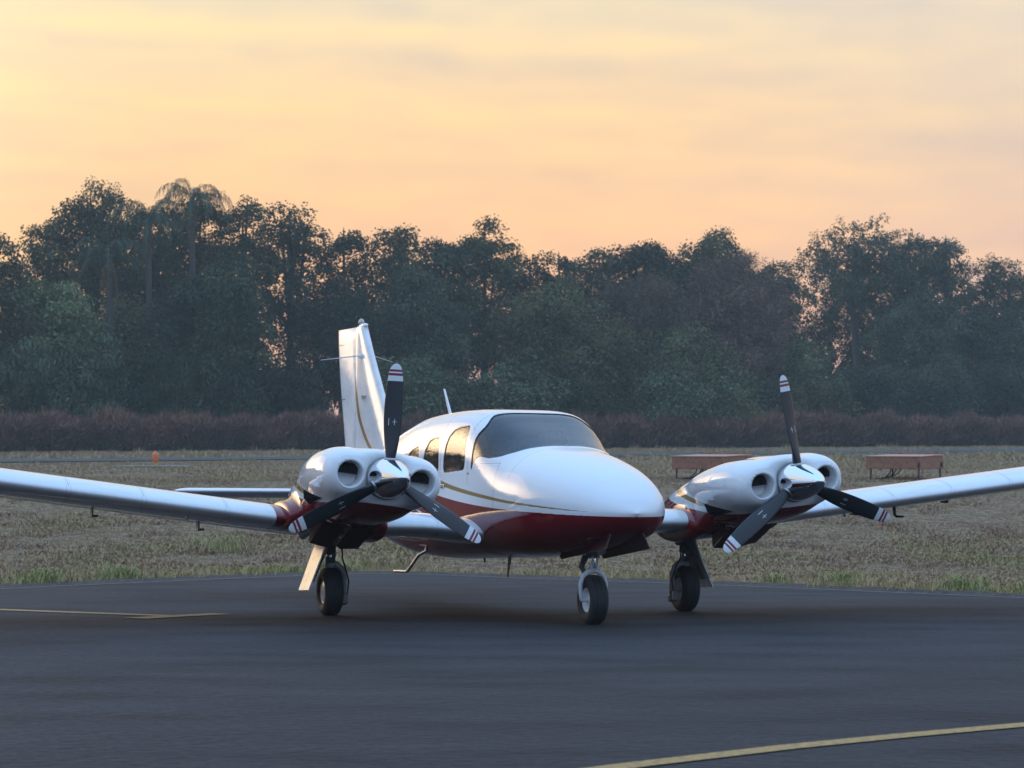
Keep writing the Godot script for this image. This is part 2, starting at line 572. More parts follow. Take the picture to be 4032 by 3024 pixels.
# ------------------------------------------------------------------ vegetation
func leaf_clump(count: int, spread: float, size: float, droop: float, slim: float, sd: int) -> ArrayMesh:
	var r := RandomNumberGenerator.new()
	r.seed = sd
	var P := PackedVector3Array()
	var N := PackedVector3Array()
	var I := PackedInt32Array()
	var C := PackedColorArray()
	for k in count:
		var c := Vector3(r.randfn(), r.randfn(), r.randfn()).normalized() * spread * pow(r.randf(), 0.5)
		c.y *= 0.75
		var dir := (c.normalized() * 0.6 + Vector3(r.randfn(), r.randfn() * 0.6, r.randfn()) * 0.5 + Vector3(0, -droop, 0)).normalized()
		var side := dir.cross(Vector3(r.randfn(), 1.0 + r.randfn() * 0.5, r.randfn())).normalized()
		var L := size * r.randf_range(0.7, 1.4)
		var w := L * slim
		var n := side.cross(dir).normalized()
		if n.y < 0: n = -n
		var q := P.size()
		var sh := r.randf_range(0.7, 1.3)
		P.append(c); P.append(c + dir * L * 0.5 + side * w + n * L * 0.06); P.append(c + dir * L + Vector3(0, -droop * L * 0.4, 0)); P.append(c + dir * L * 0.5 - side * w + n * L * 0.06)
		for z in 4:
			N.append(n)
			C.append(Color(sh, sh, sh * 0.95))
		if side.cross(dir).dot(n) > 0: I.append_array([q, q + 2, q + 1, q, q + 3, q + 2])
		else: I.append_array([q, q + 1, q + 2, q, q + 2, q + 3])
	return arr_mesh(P, N, I, null, C)

func multi(mesh: Mesh, xf: Array, cols: Array, called: String, m: Material, parent: Node = self) -> MultiMeshInstance3D:
	var mm := MultiMesh.new()
	mm.transform_format = MultiMesh.TRANSFORM_3D
	mm.use_colors = true
	mm.mesh = mesh
	mm.instance_count = xf.size()
	for k in xf.size():
		mm.set_instance_transform(k, xf[k])
		mm.set_instance_color(k, cols[k])
	var o := MultiMeshInstance3D.new()
	o.name = numbered(called, parent)
	o.multimesh = mm
	o.material_override = m
	o.set_meta("kind", "stuff")
	parent.add_child(o, true)
	return o

func rand_basis(r: RandomNumberGenerator, tilt: float, s: float) -> Basis:
	var b := Basis(Vector3.UP, r.randf() * TAU)
	b = Basis(Vector3(r.randfn(), 0, r.randfn()).normalized(), r.randfn() * tilt) * b
	return b.scaled(Vector3(s, s * r.randf_range(0.8, 1.2), s))

func foliage_material(called: String, rough := 0.7) -> StandardMaterial3D:
	var m := mat(called, Color(1, 1, 1), rough)
	m.vertex_color_use_as_albedo = true
	m.metallic_specular = 0.25
	m.backlight_enabled = true
	m.backlight = Color(0.25, 0.27, 0.18)
	return m

# kind: 0 broadleaf, 1 drooping bush, 2 bare twiggy, 3 airy broadleaf with gaps
func tree(called: String, label: String, x: float, z: float, height: float, half: float, kind: int, col: Color, low: float, lobes: int, sd: int, dense := 1.0):
	var r := RandomNumberGenerator.new()
	r.seed = sd
	var gy0 := gy(x, z)
	var t := base(called, Vector3(x, gy0, z))
	names(t, label, "bush" if called == "bush" else "tree", "trees behind the hedge" if called != "bush" else "bushes behind the hedge")
	var cl := []       # lobes: centre, radius
	var mid := height * (1.0 + low) / 2.0
	var hh := height * (1.0 - low) / 2.0
	for k in lobes:
		var a := TAU * (k + r.randf() * 0.6) / lobes * 2.4
		var rr := sqrt(r.randf_range(0.05, 1.0))
		var yy := r.randf_range(-0.85, 0.8)
		var sc := sqrt(maxf(0.08, 1.0 - yy * yy * 0.85))
		var rad := half * r.randf_range(0.30, 0.46) * (0.8 if kind == 3 else 1.0)
		var c := Vector3(cos(a) * rr * half * 0.85 * sc, mid + yy * (hh - rad * 0.6), sin(a) * rr * half * 0.85 * sc)
		cl.append([c, rad])
	cl.append([Vector3(r.randf_range(-0.1, 0.1) * half, height - half * 0.34, 0), half * 0.36])
	# trunk and limbs
	var pieces := []
	var tr := 0.017 * height + 0.05
	if called == "bush": tr = 0.012 * height
	var fork := Vector3(r.randf_range(-0.1, 0.1) * half, height * clampf(low + 0.12, 0.12, 0.6), 0)
	if called == "bush":
		for k in 7:
			var b := Vector3(r.randf_range(-0.5, 0.5) * half, 0, r.randf_range(-0.5, 0.5) * half)
			var e: Vector3 = cl[k % cl.size()][0]
			pieces.append(tube([b, b.lerp(e, 0.5) + Vector3(0, height * 0.1, 0), e], [tr * 1.3, tr, tr * 0.5], 5))
	else:
		pieces.append(tube([Vector3(0, -0.2, 0), Vector3(r.randf_range(-0.1, 0.1), fork.y * 0.5, 0), fork, Vector3(fork.x, mid, 0)], [tr * 1.3, tr, tr * 0.85, tr * 0.5], 7))
		for l in cl:
			var e: Vector3 = l[0]
			var s := fork.lerp(Vector3(fork.x, mid, 0), r.randf())
			pieces.append(tube([s, s.lerp(e, 0.5) + Vector3(0, 0.12 * half, 0), e, e + (e - s).normalized() * l[1] * 0.7], [tr * 0.5, tr * 0.34, tr * 0.2, 0.015], 5))
	put(join(pieces), "trunk", M.bark, t)
	# crown: rounded heads of foliage that fill an uneven volume, with gaps between them
	var xf := []
	var cols := []
	var nz := FastNoiseLite.new()
	nz.seed = sd
	nz.frequency = 1.0
	nz.fractal_octaves = 2
	half *= [1.25, 1.1, 1.2, 1.25][kind]
	var gap: float = [-0.48, -0.7, -0.6, -0.27][kind]
	var fr := 1.0 / (0.22 * half + 0.4)
	var heads := []
	var nh := int(lobes * 2.2)
	for k in nh:
		var yy := 1.0 - 1.85 * (k + 0.5) / nh
		var a := k * 2.39996 + r.randf()
		var rr := sqrt(maxf(0.0, 1.0 - yy * yy))
		var out := r.randf_range(0.5, 0.82)
		var rad := half * r.randf_range(0.27, 0.44)
		heads.append([Vector3(cos(a) * rr * out * half, mid + signf(yy) * pow(absf(yy), 0.85) * (hh - rad * 0.8) * r.randf_range(0.82, 1.1), sin(a) * rr * out * half), rad, r.randf_range(0.72, 1.28)])
	var total := 0.0
	for h in heads: total += h[1] * h[1]
	var want: float = PI * half * hh * [9.0, 11.0, 10.0, 10.0][kind] * dense
	for h in heads:
		var rad: float = h[1]
		for k in int(want * rad * rad / total):
			var d := Vector3(r.randfn(), r.randfn(), r.randfn()).normalized()
			if d.y < -0.25 and r.randf() < 0.6: d.y = -d.y
			var big := 1.0 + 0.35 * nz.get_noise_3d(d.x * 1.9 + rad * 9.0, d.y * 1.9, d.z * 1.9 + rad)
			var pos: Vector3 = h[0] + d * rad * Vector3(1.1, 0.9, 1.1) * big * (0.55 + 0.5 * sqrt(r.randf()))
			if nz.get_noise_3d(pos.x * fr, pos.y * fr * 1.25, pos.z * fr) < gap: continue
			if kind == 1: pos.y -= r.randf() * 0.5
			pos.y = maxf(pos.y, 0.2 + r.randf() * 0.3)
			var s := r.randf_range(0.7, 1.2)
			var up := (d * 0.8 + Vector3.UP * 0.55).normalized()
			var sx := up.cross(Vector3(r.randfn(), r.randfn(), r.randfn())).normalized()
			xf.append(Transform3D(Basis(sx, up, sx.cross(up)).scaled(Vector3(s, s, s)), pos))
			var v: float = h[2] * (1.0 + 0.5 * nz.get_noise_3d(pos.x * fr * 0.7 + 70.0, pos.y * fr * 0.7, pos.z * fr * 0.7)) * r.randf_range(0.8, 1.2)
			cols.append(Color(col.r * v * r.randf_range(0.9, 1.12), col.g * v, col.b * v))
	# loose stuff inside so that the crown is not hollow
	for k in int(want * 0.22):
		var d := Vector3(r.randfn(), r.randfn(), r.randfn()).normalized() * pow(r.randf(), 0.4) * 0.75
		var pos := Vector3(d.x * half, maxf(0.3, mid + d.y * hh), d.z * half)
		if nz.get_noise_3d(pos.x * fr, pos.y * fr * 1.25, pos.z * fr) < gap + 0.12: continue
		xf.append(Transform3D(rand_basis(r, 0.5, r.randf_range(0.8, 1.2)), pos))
		var v := r.randf_range(0.7, 1.1)
		cols.append(Color(col.r * v, col.g * v, col.b * v))
	var mesh: ArrayMesh = [M.clump, M.droop_clump, M.twig_clump, M.airy_clump][kind]
	multi(mesh, xf, cols, "crown", M.leaf, t)

func palm(label: String, x: float, z: float, height: float, reach: float, sd: int, dead: int):
	var r := RandomNumberGenerator.new()
	r.seed = sd
	var t := base("palm_tree", Vector3(x, gy(x, z), z))
	names(t, label, "palm tree", "palms behind the hedge")
	put(tube([Vector3(0, -0.2, 0), Vector3(0.1, height * 0.5, 0), Vector3(0.05, height, 0)], [0.26, 0.2, 0.17], 9), "trunk", M.bark, t)
	var top := Vector3(0.05, height, 0)
	for k in 17 + dead:
		var st := SurfaceTool.new()
		st.begin(Mesh.PRIMITIVE_TRIANGLES)
		st.set_smooth_group(-1)
		var gone := k >= 17
		var a := k * 2.39996 + r.randf() * 0.3
		var up := r.randf_range(0.35, 1.3) if not gone else r.randf_range(-1.2, -0.8)
		var dir := Vector3(cos(a), 0, sin(a))
		var L := reach * r.randf_range(0.85, 1.15) * (0.7 if gone else 1.0)
		var p := top
		var v := (dir * cos(up) + Vector3.UP * sin(up)).normalized()
		var n := 16
		var col := Color(0.065, 0.085, 0.055) if not gone else Color(0.13, 0.10, 0.055)
		for i in n:
			var q := p + v * (L / n)
			var side := v.cross(Vector3.UP)
			side = side.normalized() if side.length() > 0.05 else Vector3(-dir.z, 0, dir.x)
			st.set_color(col)
			var w := 0.03 * (1.0 - float(i) / n) + 0.008
			for tri in [[p - side * w, p + side * w, q + side * w], [p - side * w, q + side * w, q - side * w]]:
				for pt in tri: st.add_vertex(pt)
			# drooping leaflets
			if i > 1:
				for e in 3:
					var b := p.lerp(q, e / 3.0)
					for s in [-1, 1]:
						var ll := reach * 0.23 * sin(PI * clampf((i + e / 3.0) / n * 0.85 + 0.15, 0, 1)) * r.randf_range(0.6, 1.25)
						var out: Vector3 = side * s * r.randf_range(0.25, 0.8) + v * r.randf_range(0.2, 0.6) + Vector3(r.randfn(), r.randfn(), r.randfn()) * 0.12
						var m1 := b + out.normalized() * ll * 0.4 + Vector3(0, -0.08 * ll, 0)
						var m2 := m1 + (out * 0.35 + Vector3(r.randfn() * 0.12, -1.1, r.randfn() * 0.12)).normalized() * ll * 0.75
						st.set_color(col * r.randf_range(0.6, 1.35))
						var ww := v * 0.017
						for pt in [b - ww, b + ww, m1 + ww, b - ww, m1 + ww, m1 - ww, m1 - ww, m1 + ww, m2]: st.add_vertex(pt)
			p = q
			v = (v + Vector3(0, -0.15 - 0.013 * i, 0)).normalized()
		st.generate_normals()
		put(st.commit(), "frond", M.leaf, t)

func vegetation():
	M.bark = mat("bark", Color(0.06, 0.052, 0.045), 0.9)
	M.leaf = foliage_material("leaves")
	M.clump = leaf_clump(60, 0.66, 0.17, 0.15, 0.36, 1)
	M.droop_clump = leaf_clump(52, 0.6, 0.30, 0.9, 0.12, 2)
	M.twig_clump = leaf_clump(56, 0.65, 0.36, -0.1, 0.06, 3)
	M.airy_clump = leaf_clump(40, 0.58, 0.165, 0.1, 0.38, 4)
	var dark := Color(0.078, 0.083, 0.043)
	var deep := Color(0.062, 0.070, 0.042)
	var olive := Color(0.108, 0.105, 0.046)
	var pale := Color(0.15, 0.17, 0.078)
	var teal := Color(0.085, 0.108, 0.058)
	var brown := Color(0.17, 0.12, 0.085)
	var rust := Color(0.18, 0.115, 0.09)
	# x, z, height, half width of the crown, kind, colour, crown base, heads
	var rows := [
		["tree", "rounded dark tree at the left end of the tree line", -31.6, -118.3, 12.7, 2.12, 0, dark, 0.2, 9],
		["tree", "tall airy tree left of the palms, sky showing through its outer branches", -28.0, -131.3, 17.6, 2.93, 3, dark, 0.3, 16],
		["tree", "dark low-headed tree on the slope of the airy tree, near the left end", -30.5, -129.3, 14.5, 1.83, 3, dark, 0.25, 10],
		["tree", "tall dark tree directly right of the tallest palm", -17.6, -129.3, 16.6, 1.89, 3, dark, 0.3, 12],
		["tree", "dark tree between the middle and the tallest palm, behind them", -24.1, -135.3, 16.3, 1.97, 0, deep, 0.2, 11],
		["tree", "dark tree hiding the trunk of the tallest palm", -20.8, -130.3, 16.5, 2.03, 0, dark, 0.2, 12],
		["tree", "dark tree behind the lowest palm", -26.9, -136.3, 15.8, 1.91, 3, deep, 0.2, 11],
		["tree", "tall tree with a gap of sky on its left, right of the palms", -14.8, -131.3, 16.3, 2.16, 3, deep, 0.28, 14],
		["tree", "dark tree with small sky gaps, above the airplane's tail fin", -11.4, -133.3, 15.1, 2.07, 3, deep, 0.25, 13],
		["tree", "round-topped dark tree right of the tail fin", -7.7, -135.3, 14.8, 1.90, 0, dark, 0.25, 10],
		["tree", "dark tree above the airplane's roof antenna", -4.9, -136.3, 14.6, 1.85, 0, deep, 0.25, 10],
		["tree", "dark tree with one leafy peak above the cabin roof", -1.9, -137.3, 15.4, 2.12, 0, dark, 0.28, 11],
		["tree", "lower dark tree at the dip of the tree line above the windshield", 1.1, -139.3, 13.5, 1.89, 3, dark, 0.2, 9],
		["tree", "thin airy treetop in the dip of the tree line above the nose", 3.4, -141.3, 14.0, 1.38, 3, dark, 0.3, 8],
		["tree", "dark tree right of the dip in the tree line", 5.7, -143.3, 13.8, 1.87, 0, dark, 0.2, 9],
		["tree", "broad dark domed tree, left half of the central dome", 9.7, -146.3, 15.4, 2.92, 0, deep, 0.25, 12],
		["tree", "broad dark domed tree, right half of the central dome", 14.8, -149.3, 15.9, 3.11, 0, dark, 0.25, 13],
		["tree", "low dark tree between the central dome and the umbrella tree", 19.9, -153.3, 14.5, 2.33, 0, dark, 0.2, 9],
		["tree", "tallest umbrella-shaped tree at right, sky between its trunks", 28.0, -163.3, 17.7, 4.41, 3, deep, 0.5, 20],
		["tree", "flat-topped dark tree behind the umbrella tree's right shoulder", 32.6, -165.3, 17.5, 2.49, 3, deep, 0.35, 12],
		["tree", "small knobbly treetop at the right shoulder of the umbrella tree", 35.6, -166.3, 17.3, 1.82, 3, deep, 0.35, 9],
		["tree", "dark tree at the right end of the tree line", 40.4, -169.3, 15.3, 3.24, 3, dark, 0.2, 13],
		["tree", "dark tree cut by the right edge of the frame", 45.1, -171.3, 14.5, 3.12, 0, dark, 0.2, 9],
		["tree", "pale green tree with thin bare stems below the airy tree", -28.1, -119.3, 10.6, 2.33, 0, pale, 0.35, 11],
		["tree", "bluish green leafy tree under the right side of the palms", -17.6, -122.3, 11.9, 2.21, 0, teal, 0.12, 12],
		["tree", "dark brownish tree under the middle palm", -23.7, -124.3, 9.7, 2.71, 0, olive, 0.1, 11],
		["tree", "dark tree filling the space behind the tail fin", -11.2, -131.3, 11.0, 2.78, 0, deep, 0.1, 12],
		["tree", "dark wide tree behind the right propeller of the airplane", -5.8, -132.3, 11.7, 2.98, 0, deep, 0.1, 12],
		["tree", "olive tree with a light rounded crown above the cabin", 2.6, -133.3, 10.9, 3.50, 0, olive, 0.12, 14],
		["tree", "reddish brown half-bare tree in front of the central dome's left side", 9.2, -139.3, 12.0, 3.38, 2, brown, 0.12, 15],
		["tree", "reddish grey half-bare tree in front of the central dome's right side", 15.8, -143.3, 13.6, 3.87, 2, rust, 0.12, 17],
		["tree", "green lighter-leaved tree above the airplane's nose", 6.3, -131.3, 8.6, 3.09, 0, olive, 0.1, 12],
		["tree", "dull green tree behind the left propeller's upright blade", 11.5, -135.3, 8.0, 3.04, 0, olive, 0.1, 11],
		["tree", "pale leaved small tree right of the upright blade at right", 20.5, -143.3, 7.8, 2.67, 3, pale, 0.1, 12],
		["tree", "dark bushy tree below the umbrella tree's right side", 31.8, -157.3, 11.6, 3.62, 0, deep, 0.08, 13],
		["tree", "dark bushy tree low at the right edge", 37.6, -159.3, 10.9, 3.51, 0, deep, 0.08, 12],
		["tree", "thin tree seen between the trunks below the umbrella tree", 26.8, -169.3, 11.7, 3.01, 3, dark, 0.1, 10],
		["tree", "thin dark tree behind the umbrella tree's trunk", 31.2, -171.3, 12.4, 2.73, 3, deep, 0.1, 10],
		["tree", "dark green tree that hides the feet of the palms", -20.5, -123.3, 10.8, 2.46, 0, deep, 0.1, 12],
		["bush", "large weeping bluish green bush at the left edge", -28.4, -114.3, 6.5, 2.74, 1, teal, 0.0, 12],
		["bush", "weeping bluish green bush third from the left", -21.2, -116.3, 6.0, 2.34, 1, teal, 0.0, 10],
		["bush", "weeping green bush second from the left", -24.9, -115.3, 6.8, 2.21, 1, teal, 0.0, 10],
		["bush", "rounded dark green bush right of the weeping bushes", -17.0, -118.3, 4.9, 1.86, 1, deep, 0.0, 9],
		["bush", "brownish rounded bush left of the tail fin", -13.9, -120.3, 5.7, 2.41, 1, Color(0.06, 0.06, 0.04), 0.0, 10],
		["bush", "green bush right of the upright blade of the near propeller", -6.5, -123.3, 5.9, 2.69, 0, teal, 0.0, 11],
		["bush", "low green bush behind the roof antenna", -3.0, -125.3, 4.7, 1.96, 0, dark, 0.0, 9],
		["bush", "dark green bush above the left part of the windshield", 0.4, -127.3, 5.4, 2.53, 0, teal, 0.0, 10],
		["bush", "dark bush above the right part of the windshield", 4.9, -129.3, 5.1, 2.74, 0, dark, 0.0, 10],
		["bush", "green bush above the airplane's nose", 9.7, -131.3, 5.2, 2.72, 0, teal, 0.0, 10],
		["bush", "pale speckled bush left of the far propeller", 14.2, -133.3, 5.5, 2.32, 3, pale, 0.0, 10],
		["bush", "olive bush right of the far propeller's upright blade", 20.8, -139.3, 5.2, 2.86, 3, olive, 0.0, 10],
		["bush", "small dark bush close right of the far propeller's upright blade", 17.1, -139.0, 5.0, 2.0, 0, deep, 0.0, 9],
		["bush", "dark bush below the umbrella tree's trunk", 26.4, -147.3, 5.9, 2.73, 0, deep, 0.0, 10],
		["bush", "dark bush below the right shoulder trees", 31.6, -149.3, 5.9, 2.90, 0, deep, 0.0, 10],
		["bush", "dark bush at the lower right edge of the trees", 36.7, -151.3, 6.3, 2.94, 0, deep, 0.0, 10],
	]
	var k := 0
	for a in rows:
		var tone: float = [1.0, 0.78, 1.2, 0.9, 1.1, 0.7, 1.3][k % 7]
		var tc: Color = a[7]
		tree(a[0], a[1], a[2], a[3], a[4], a[5], a[6], Color(tc.r * tone, tc.g * tone, tc.b * tone), a[8], a[9], 100 + k * 7)
		k += 1
	palm("tallest palm with drooping fronds at the top of the left tree group", -20.6, -125.3, 15.9, 3.9, 11, 3)
	palm("middle palm with drooping fronds, left of the tallest palm", -22.9, -122.3, 14.2, 3.7, 12, 4)
	palm("lowest palm with yellow dead fronds hanging, leftmost of the three", -25.0, -120.3, 11.8, 3.5, 13, 6)
	# woods that go on beyond the left and right of the frame, seen mirrored in windows and paint
	var xf := []
	var cols := []
	var r := RandomNumberGenerator.new()
	r.seed = 900
	for n in 13500:
		var s := r.randf()
		var p := Vector3.ZERO
		var size := 1.5
		var more := 0.0
		if n < 5200:          # left of the tree line and round the field
			p = Vector3(lerpf(-33.0, -150.0, s), 0, lerpf(-122.0, 20.0, s) + r.randf_range(-7, 7))
		elif n < 8000:        # right of it
			p = Vector3(lerpf(46.0, 130.0, s), 0, lerpf(-175.0, -120.0, s) + r.randf_range(-6, 6))
			more = 4.5
			size = 1.8
		else:                 # on the near side of the apron
			p = Vector3(lerpf(-130.0, 130.0, s), 0, 78.0 + r.randf_range(-4, 4))
			more = 4.5
			size = 2.3
		var top := 6.6 + 1.6 * sin(s * 37.0) + 1.0 * sin(s * 91.0) + more
		p.y = gy(p.x, p.z) + pow(r.randf(), 0.8) * top
		xf.append(Transform3D(rand_basis(r, 0.5, size), p))
		var v := r.randf_range(0.7, 1.3)
		cols.append(Color(dark.r * v, dark.g * v, dark.b * v))
	names(multi(M.clump, xf, cols, "woods", M.leaf), "woods going on beyond the tree line and round the apron", "", "", "stuff")

	# the reddish hedge along the runway
	xf = []
	cols = []
	r.seed = 77
	var bump := FastNoiseLite.new()
	bump.seed = 2
	bump.frequency = 0.15
	var twig := leaf_clump(34, 0.42, 0.36, -0.7, 0.06, 8)
	for n in 17000:
		var s := r.randf_range(-0.25, 1.3)
		var x := lerpf(-28.8, 36.6, s)
		var z := lerpf(-107.0, -142.0, s)
		var dep := r.randf_range(0, 2.6)
		x -= dep * 0.47
		z -= dep * 0.88
		var h := 1.55 + 0.7 * bump.get_noise_1d(x * 2.2) + 0.45 * bump.get_noise_1d(x * 14.0) + 0.15 * dep / 2.6
		var y := h * pow(r.randf(), 0.8)
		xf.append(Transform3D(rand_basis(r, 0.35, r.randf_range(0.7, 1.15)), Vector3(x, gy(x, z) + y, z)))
		var v := r.randf_range(0.7, 1.3)
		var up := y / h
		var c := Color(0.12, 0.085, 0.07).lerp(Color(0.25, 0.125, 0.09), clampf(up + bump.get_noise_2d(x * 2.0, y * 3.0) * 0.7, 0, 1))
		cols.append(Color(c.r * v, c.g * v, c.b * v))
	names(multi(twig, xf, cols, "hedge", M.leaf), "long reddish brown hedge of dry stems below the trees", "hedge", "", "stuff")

	grass()

func tuft(blades: int, h: float, spread: float, lean: float, w: float, sd: int) -> ArrayMesh:
	var r := RandomNumberGenerator.new()
	r.seed = sd
	var P := PackedVector3Array()
	var N := PackedVector3Array()
	var I := PackedInt32Array()
	var C := PackedColorArray()
	for k in blades:
		var a := r.randf() * TAU
		var b := Vector3(r.randfn() * spread, 0, r.randfn() * spread)
		var d := Vector3(cos(a), 0, sin(a))
		var L := h * r.randf_range(0.5, 1.2)
		var ln := lean * r.randf_range(0.3, 1.4)
		var side := Vector3(-d.z, 0, d.x) * w
		if d.z < 0: side = -side
		var m := b + d * L * ln * 0.35 + Vector3(0, L * 0.6, 0)
		var t := b + d * L * ln + Vector3(0, L * (1.0 - 0.35 * minf(ln, 1.0)), 0)
		var q := P.size()
		P.append_array([b - side, b + side, m + side * 0.8, m - side * 0.8, t])
		var n := (Vector3.UP * 0.8 + d * (0.3 if d.z >= 0 else -0.3)).normalized()
		var v := r.randf_range(0.85, 1.15)
		for z in 5:
			N.append(n)
			C.append(Color(v, v, v))
		if (P[q + 1] - P[q]).cross(P[q + 2] - P[q]).z > 0: I.append_array([q, q + 2, q + 1, q, q + 3, q + 2, q + 3, q + 4, q + 2])
		else: I.append_array([q, q + 1, q + 2, q, q + 2, q + 3, q + 3, q + 2, q + 4])
	return arr_mesh(P, N, I, null, C)

func apron_gap(x: float, z: float) -> float:    # metres from the apron edge, roughly, > 0 on the grass
	var ez := edge_z(x)
	return (ez - z) * (0.5 if x < -2.1 else 0.66)

func grass():
	var r := RandomNumberGenerator.new()
	r.seed = 41
	var gm := foliage_material("grass", 0.8)
	gm.backlight = Color(0.5, 0.48, 0.3)
	M.grass = gm
	var patch := FastNoiseLite.new()
	patch.seed = 6
	patch.frequency = 0.22
	patch.fractal_octaves = 3
	var meshes := [tuft(9, 0.075, 0.07, 1.5, 0.005, 1), tuft(12, 0.07, 0.10, 2.0, 0.0055, 2), tuft(8, 0.16, 0.05, 0.8, 0.0045, 3)]
	var xfs := [[], [], []]
	var cols := [[], [], []]
	var straw := Color(0.45, 0.295, 0.15)
	var brown := Color(0.37, 0.222, 0.13)
	var green := Color(0.33, 0.285, 0.09)
	var bands := [[26.0, 34.0, 11500], [33.0, 45.0, 21500], [45.0, 62.0, 20500], [62.0, 95.0, 18000], [95.0, 178.0, 28000]]
	for b in bands:
		for n in b[2]:
			var d := sqrt(lerpf(b[0] * b[0], b[1] * b[1], r.randf()))
			var x := r.randf_range(-0.36, 0.30) * d
			var z := 20.73 - d
			var gap := apron_gap(x, z)
			if gap < 0.22 + 0.6 * r.randf() * r.randf(): continue
			if absf((x + 21.0) * 0.6657 + (z + 73.0) * 0.7464) < 5.6: continue
			var v1 := patch.get_noise_2d(x, z * 0.6)
			var v2 := patch.get_noise_2d(x * 2.7 + 50, z * 1.6)
			var g := clampf(v1 * 1.5 - 0.22 + 0.2 * smoothstep(0.0, 8.0, x), 0, 1) * 0.75
			if gap < 1.7: g = clampf(g + 0.35 + v2 * 0.8, 0, 1)
			var c := straw.lerp(brown, clampf(0.45 + v2 * 1.3, 0, 1)).lerp(green, g)
			var v := r.randf_range(0.9, 1.1)
			var kind := 2 if (gap < 1.6 and r.randf() < 0.5) or r.randf() < 0.04 else r.randi() % 2
			var s := r.randf_range(0.7, 1.25) * (1.25 if d > 62.0 else 1.0) * (1.9 if d > 95.0 else 1.0) * (0.6 if v1 + v2 * 0.6 < -0.12 else 1.0)
			xfs[kind].append(Transform3D(Basis(Vector3.UP, r.randf_range(-0.7, 0.7)).scaled(Vector3(s, s * r.randf_range(0.8, 1.2), s)), Vector3(x, gy(x, z) - 0.035, z)))
			cols[kind].append(Color(c.r * v, c.g * v, c.b * v))
	for k in 3:
		names(multi(meshes[k], xfs[k], cols[k], "grass", gm), ["short dry grass covering the field", "flattened dry grass covering the field", "taller grass stalks near the apron edge"][k], "", "", "stuff")
	# tufts one can point to
	var spots := [[-4.9, -17.6, 0.5, "big yellow-green grass tuft in the field below the left wing", 5], [-5.85, -7.6, 0.34, "green grass tuft on the apron edge nearest the left side of the frame", 1], [-5.15, -9.2, 0.34, "green grass tuft on the apron edge, second from the left", 2],
		[-2.65, -13.3, 0.36, "olive grass tuft on the apron edge left of the main wheel", 3], [4.2, -8.35, 0.30, "green grass tuft on the apron edge right of the airplane", 6], [5.35, -6.35, 0.34, "bright green grass tuft near the right edge of the frame", 7], [6.1, -5.6, 0.32, "bright green grass tuft cut by the right edge of the frame", 9], [3.45, -9.0, 0.24, "low yellowish grass tuft on the apron edge below the right propeller", 8]]
	for s in spots:
		var m := tuft(170, s[2] * 0.85, s[2] * 0.45, 1.15, 0.006, 50 + s[4])
		var mt := foliage_material("tuft grass", 0.8)
		var cc: Color = Color(0.36, 0.31, 0.12).lerp(Color(0.27, 0.27, 0.085), 0.0 if s[4] in [5, 8, 3] else 0.9)
		mt.albedo_color = Color(cc.r, cc.g, cc.b).linear_to_srgb()
		mt.backlight = Color(0.4, 0.4, 0.2)
		var o := put(m, "grass_tuft", mt)
		o.position = Vector3(s[0], gy(s[0], s[1]) - 0.03, s[1])
		names(o, s[3], "grass tuft", "grass tufts along the apron")

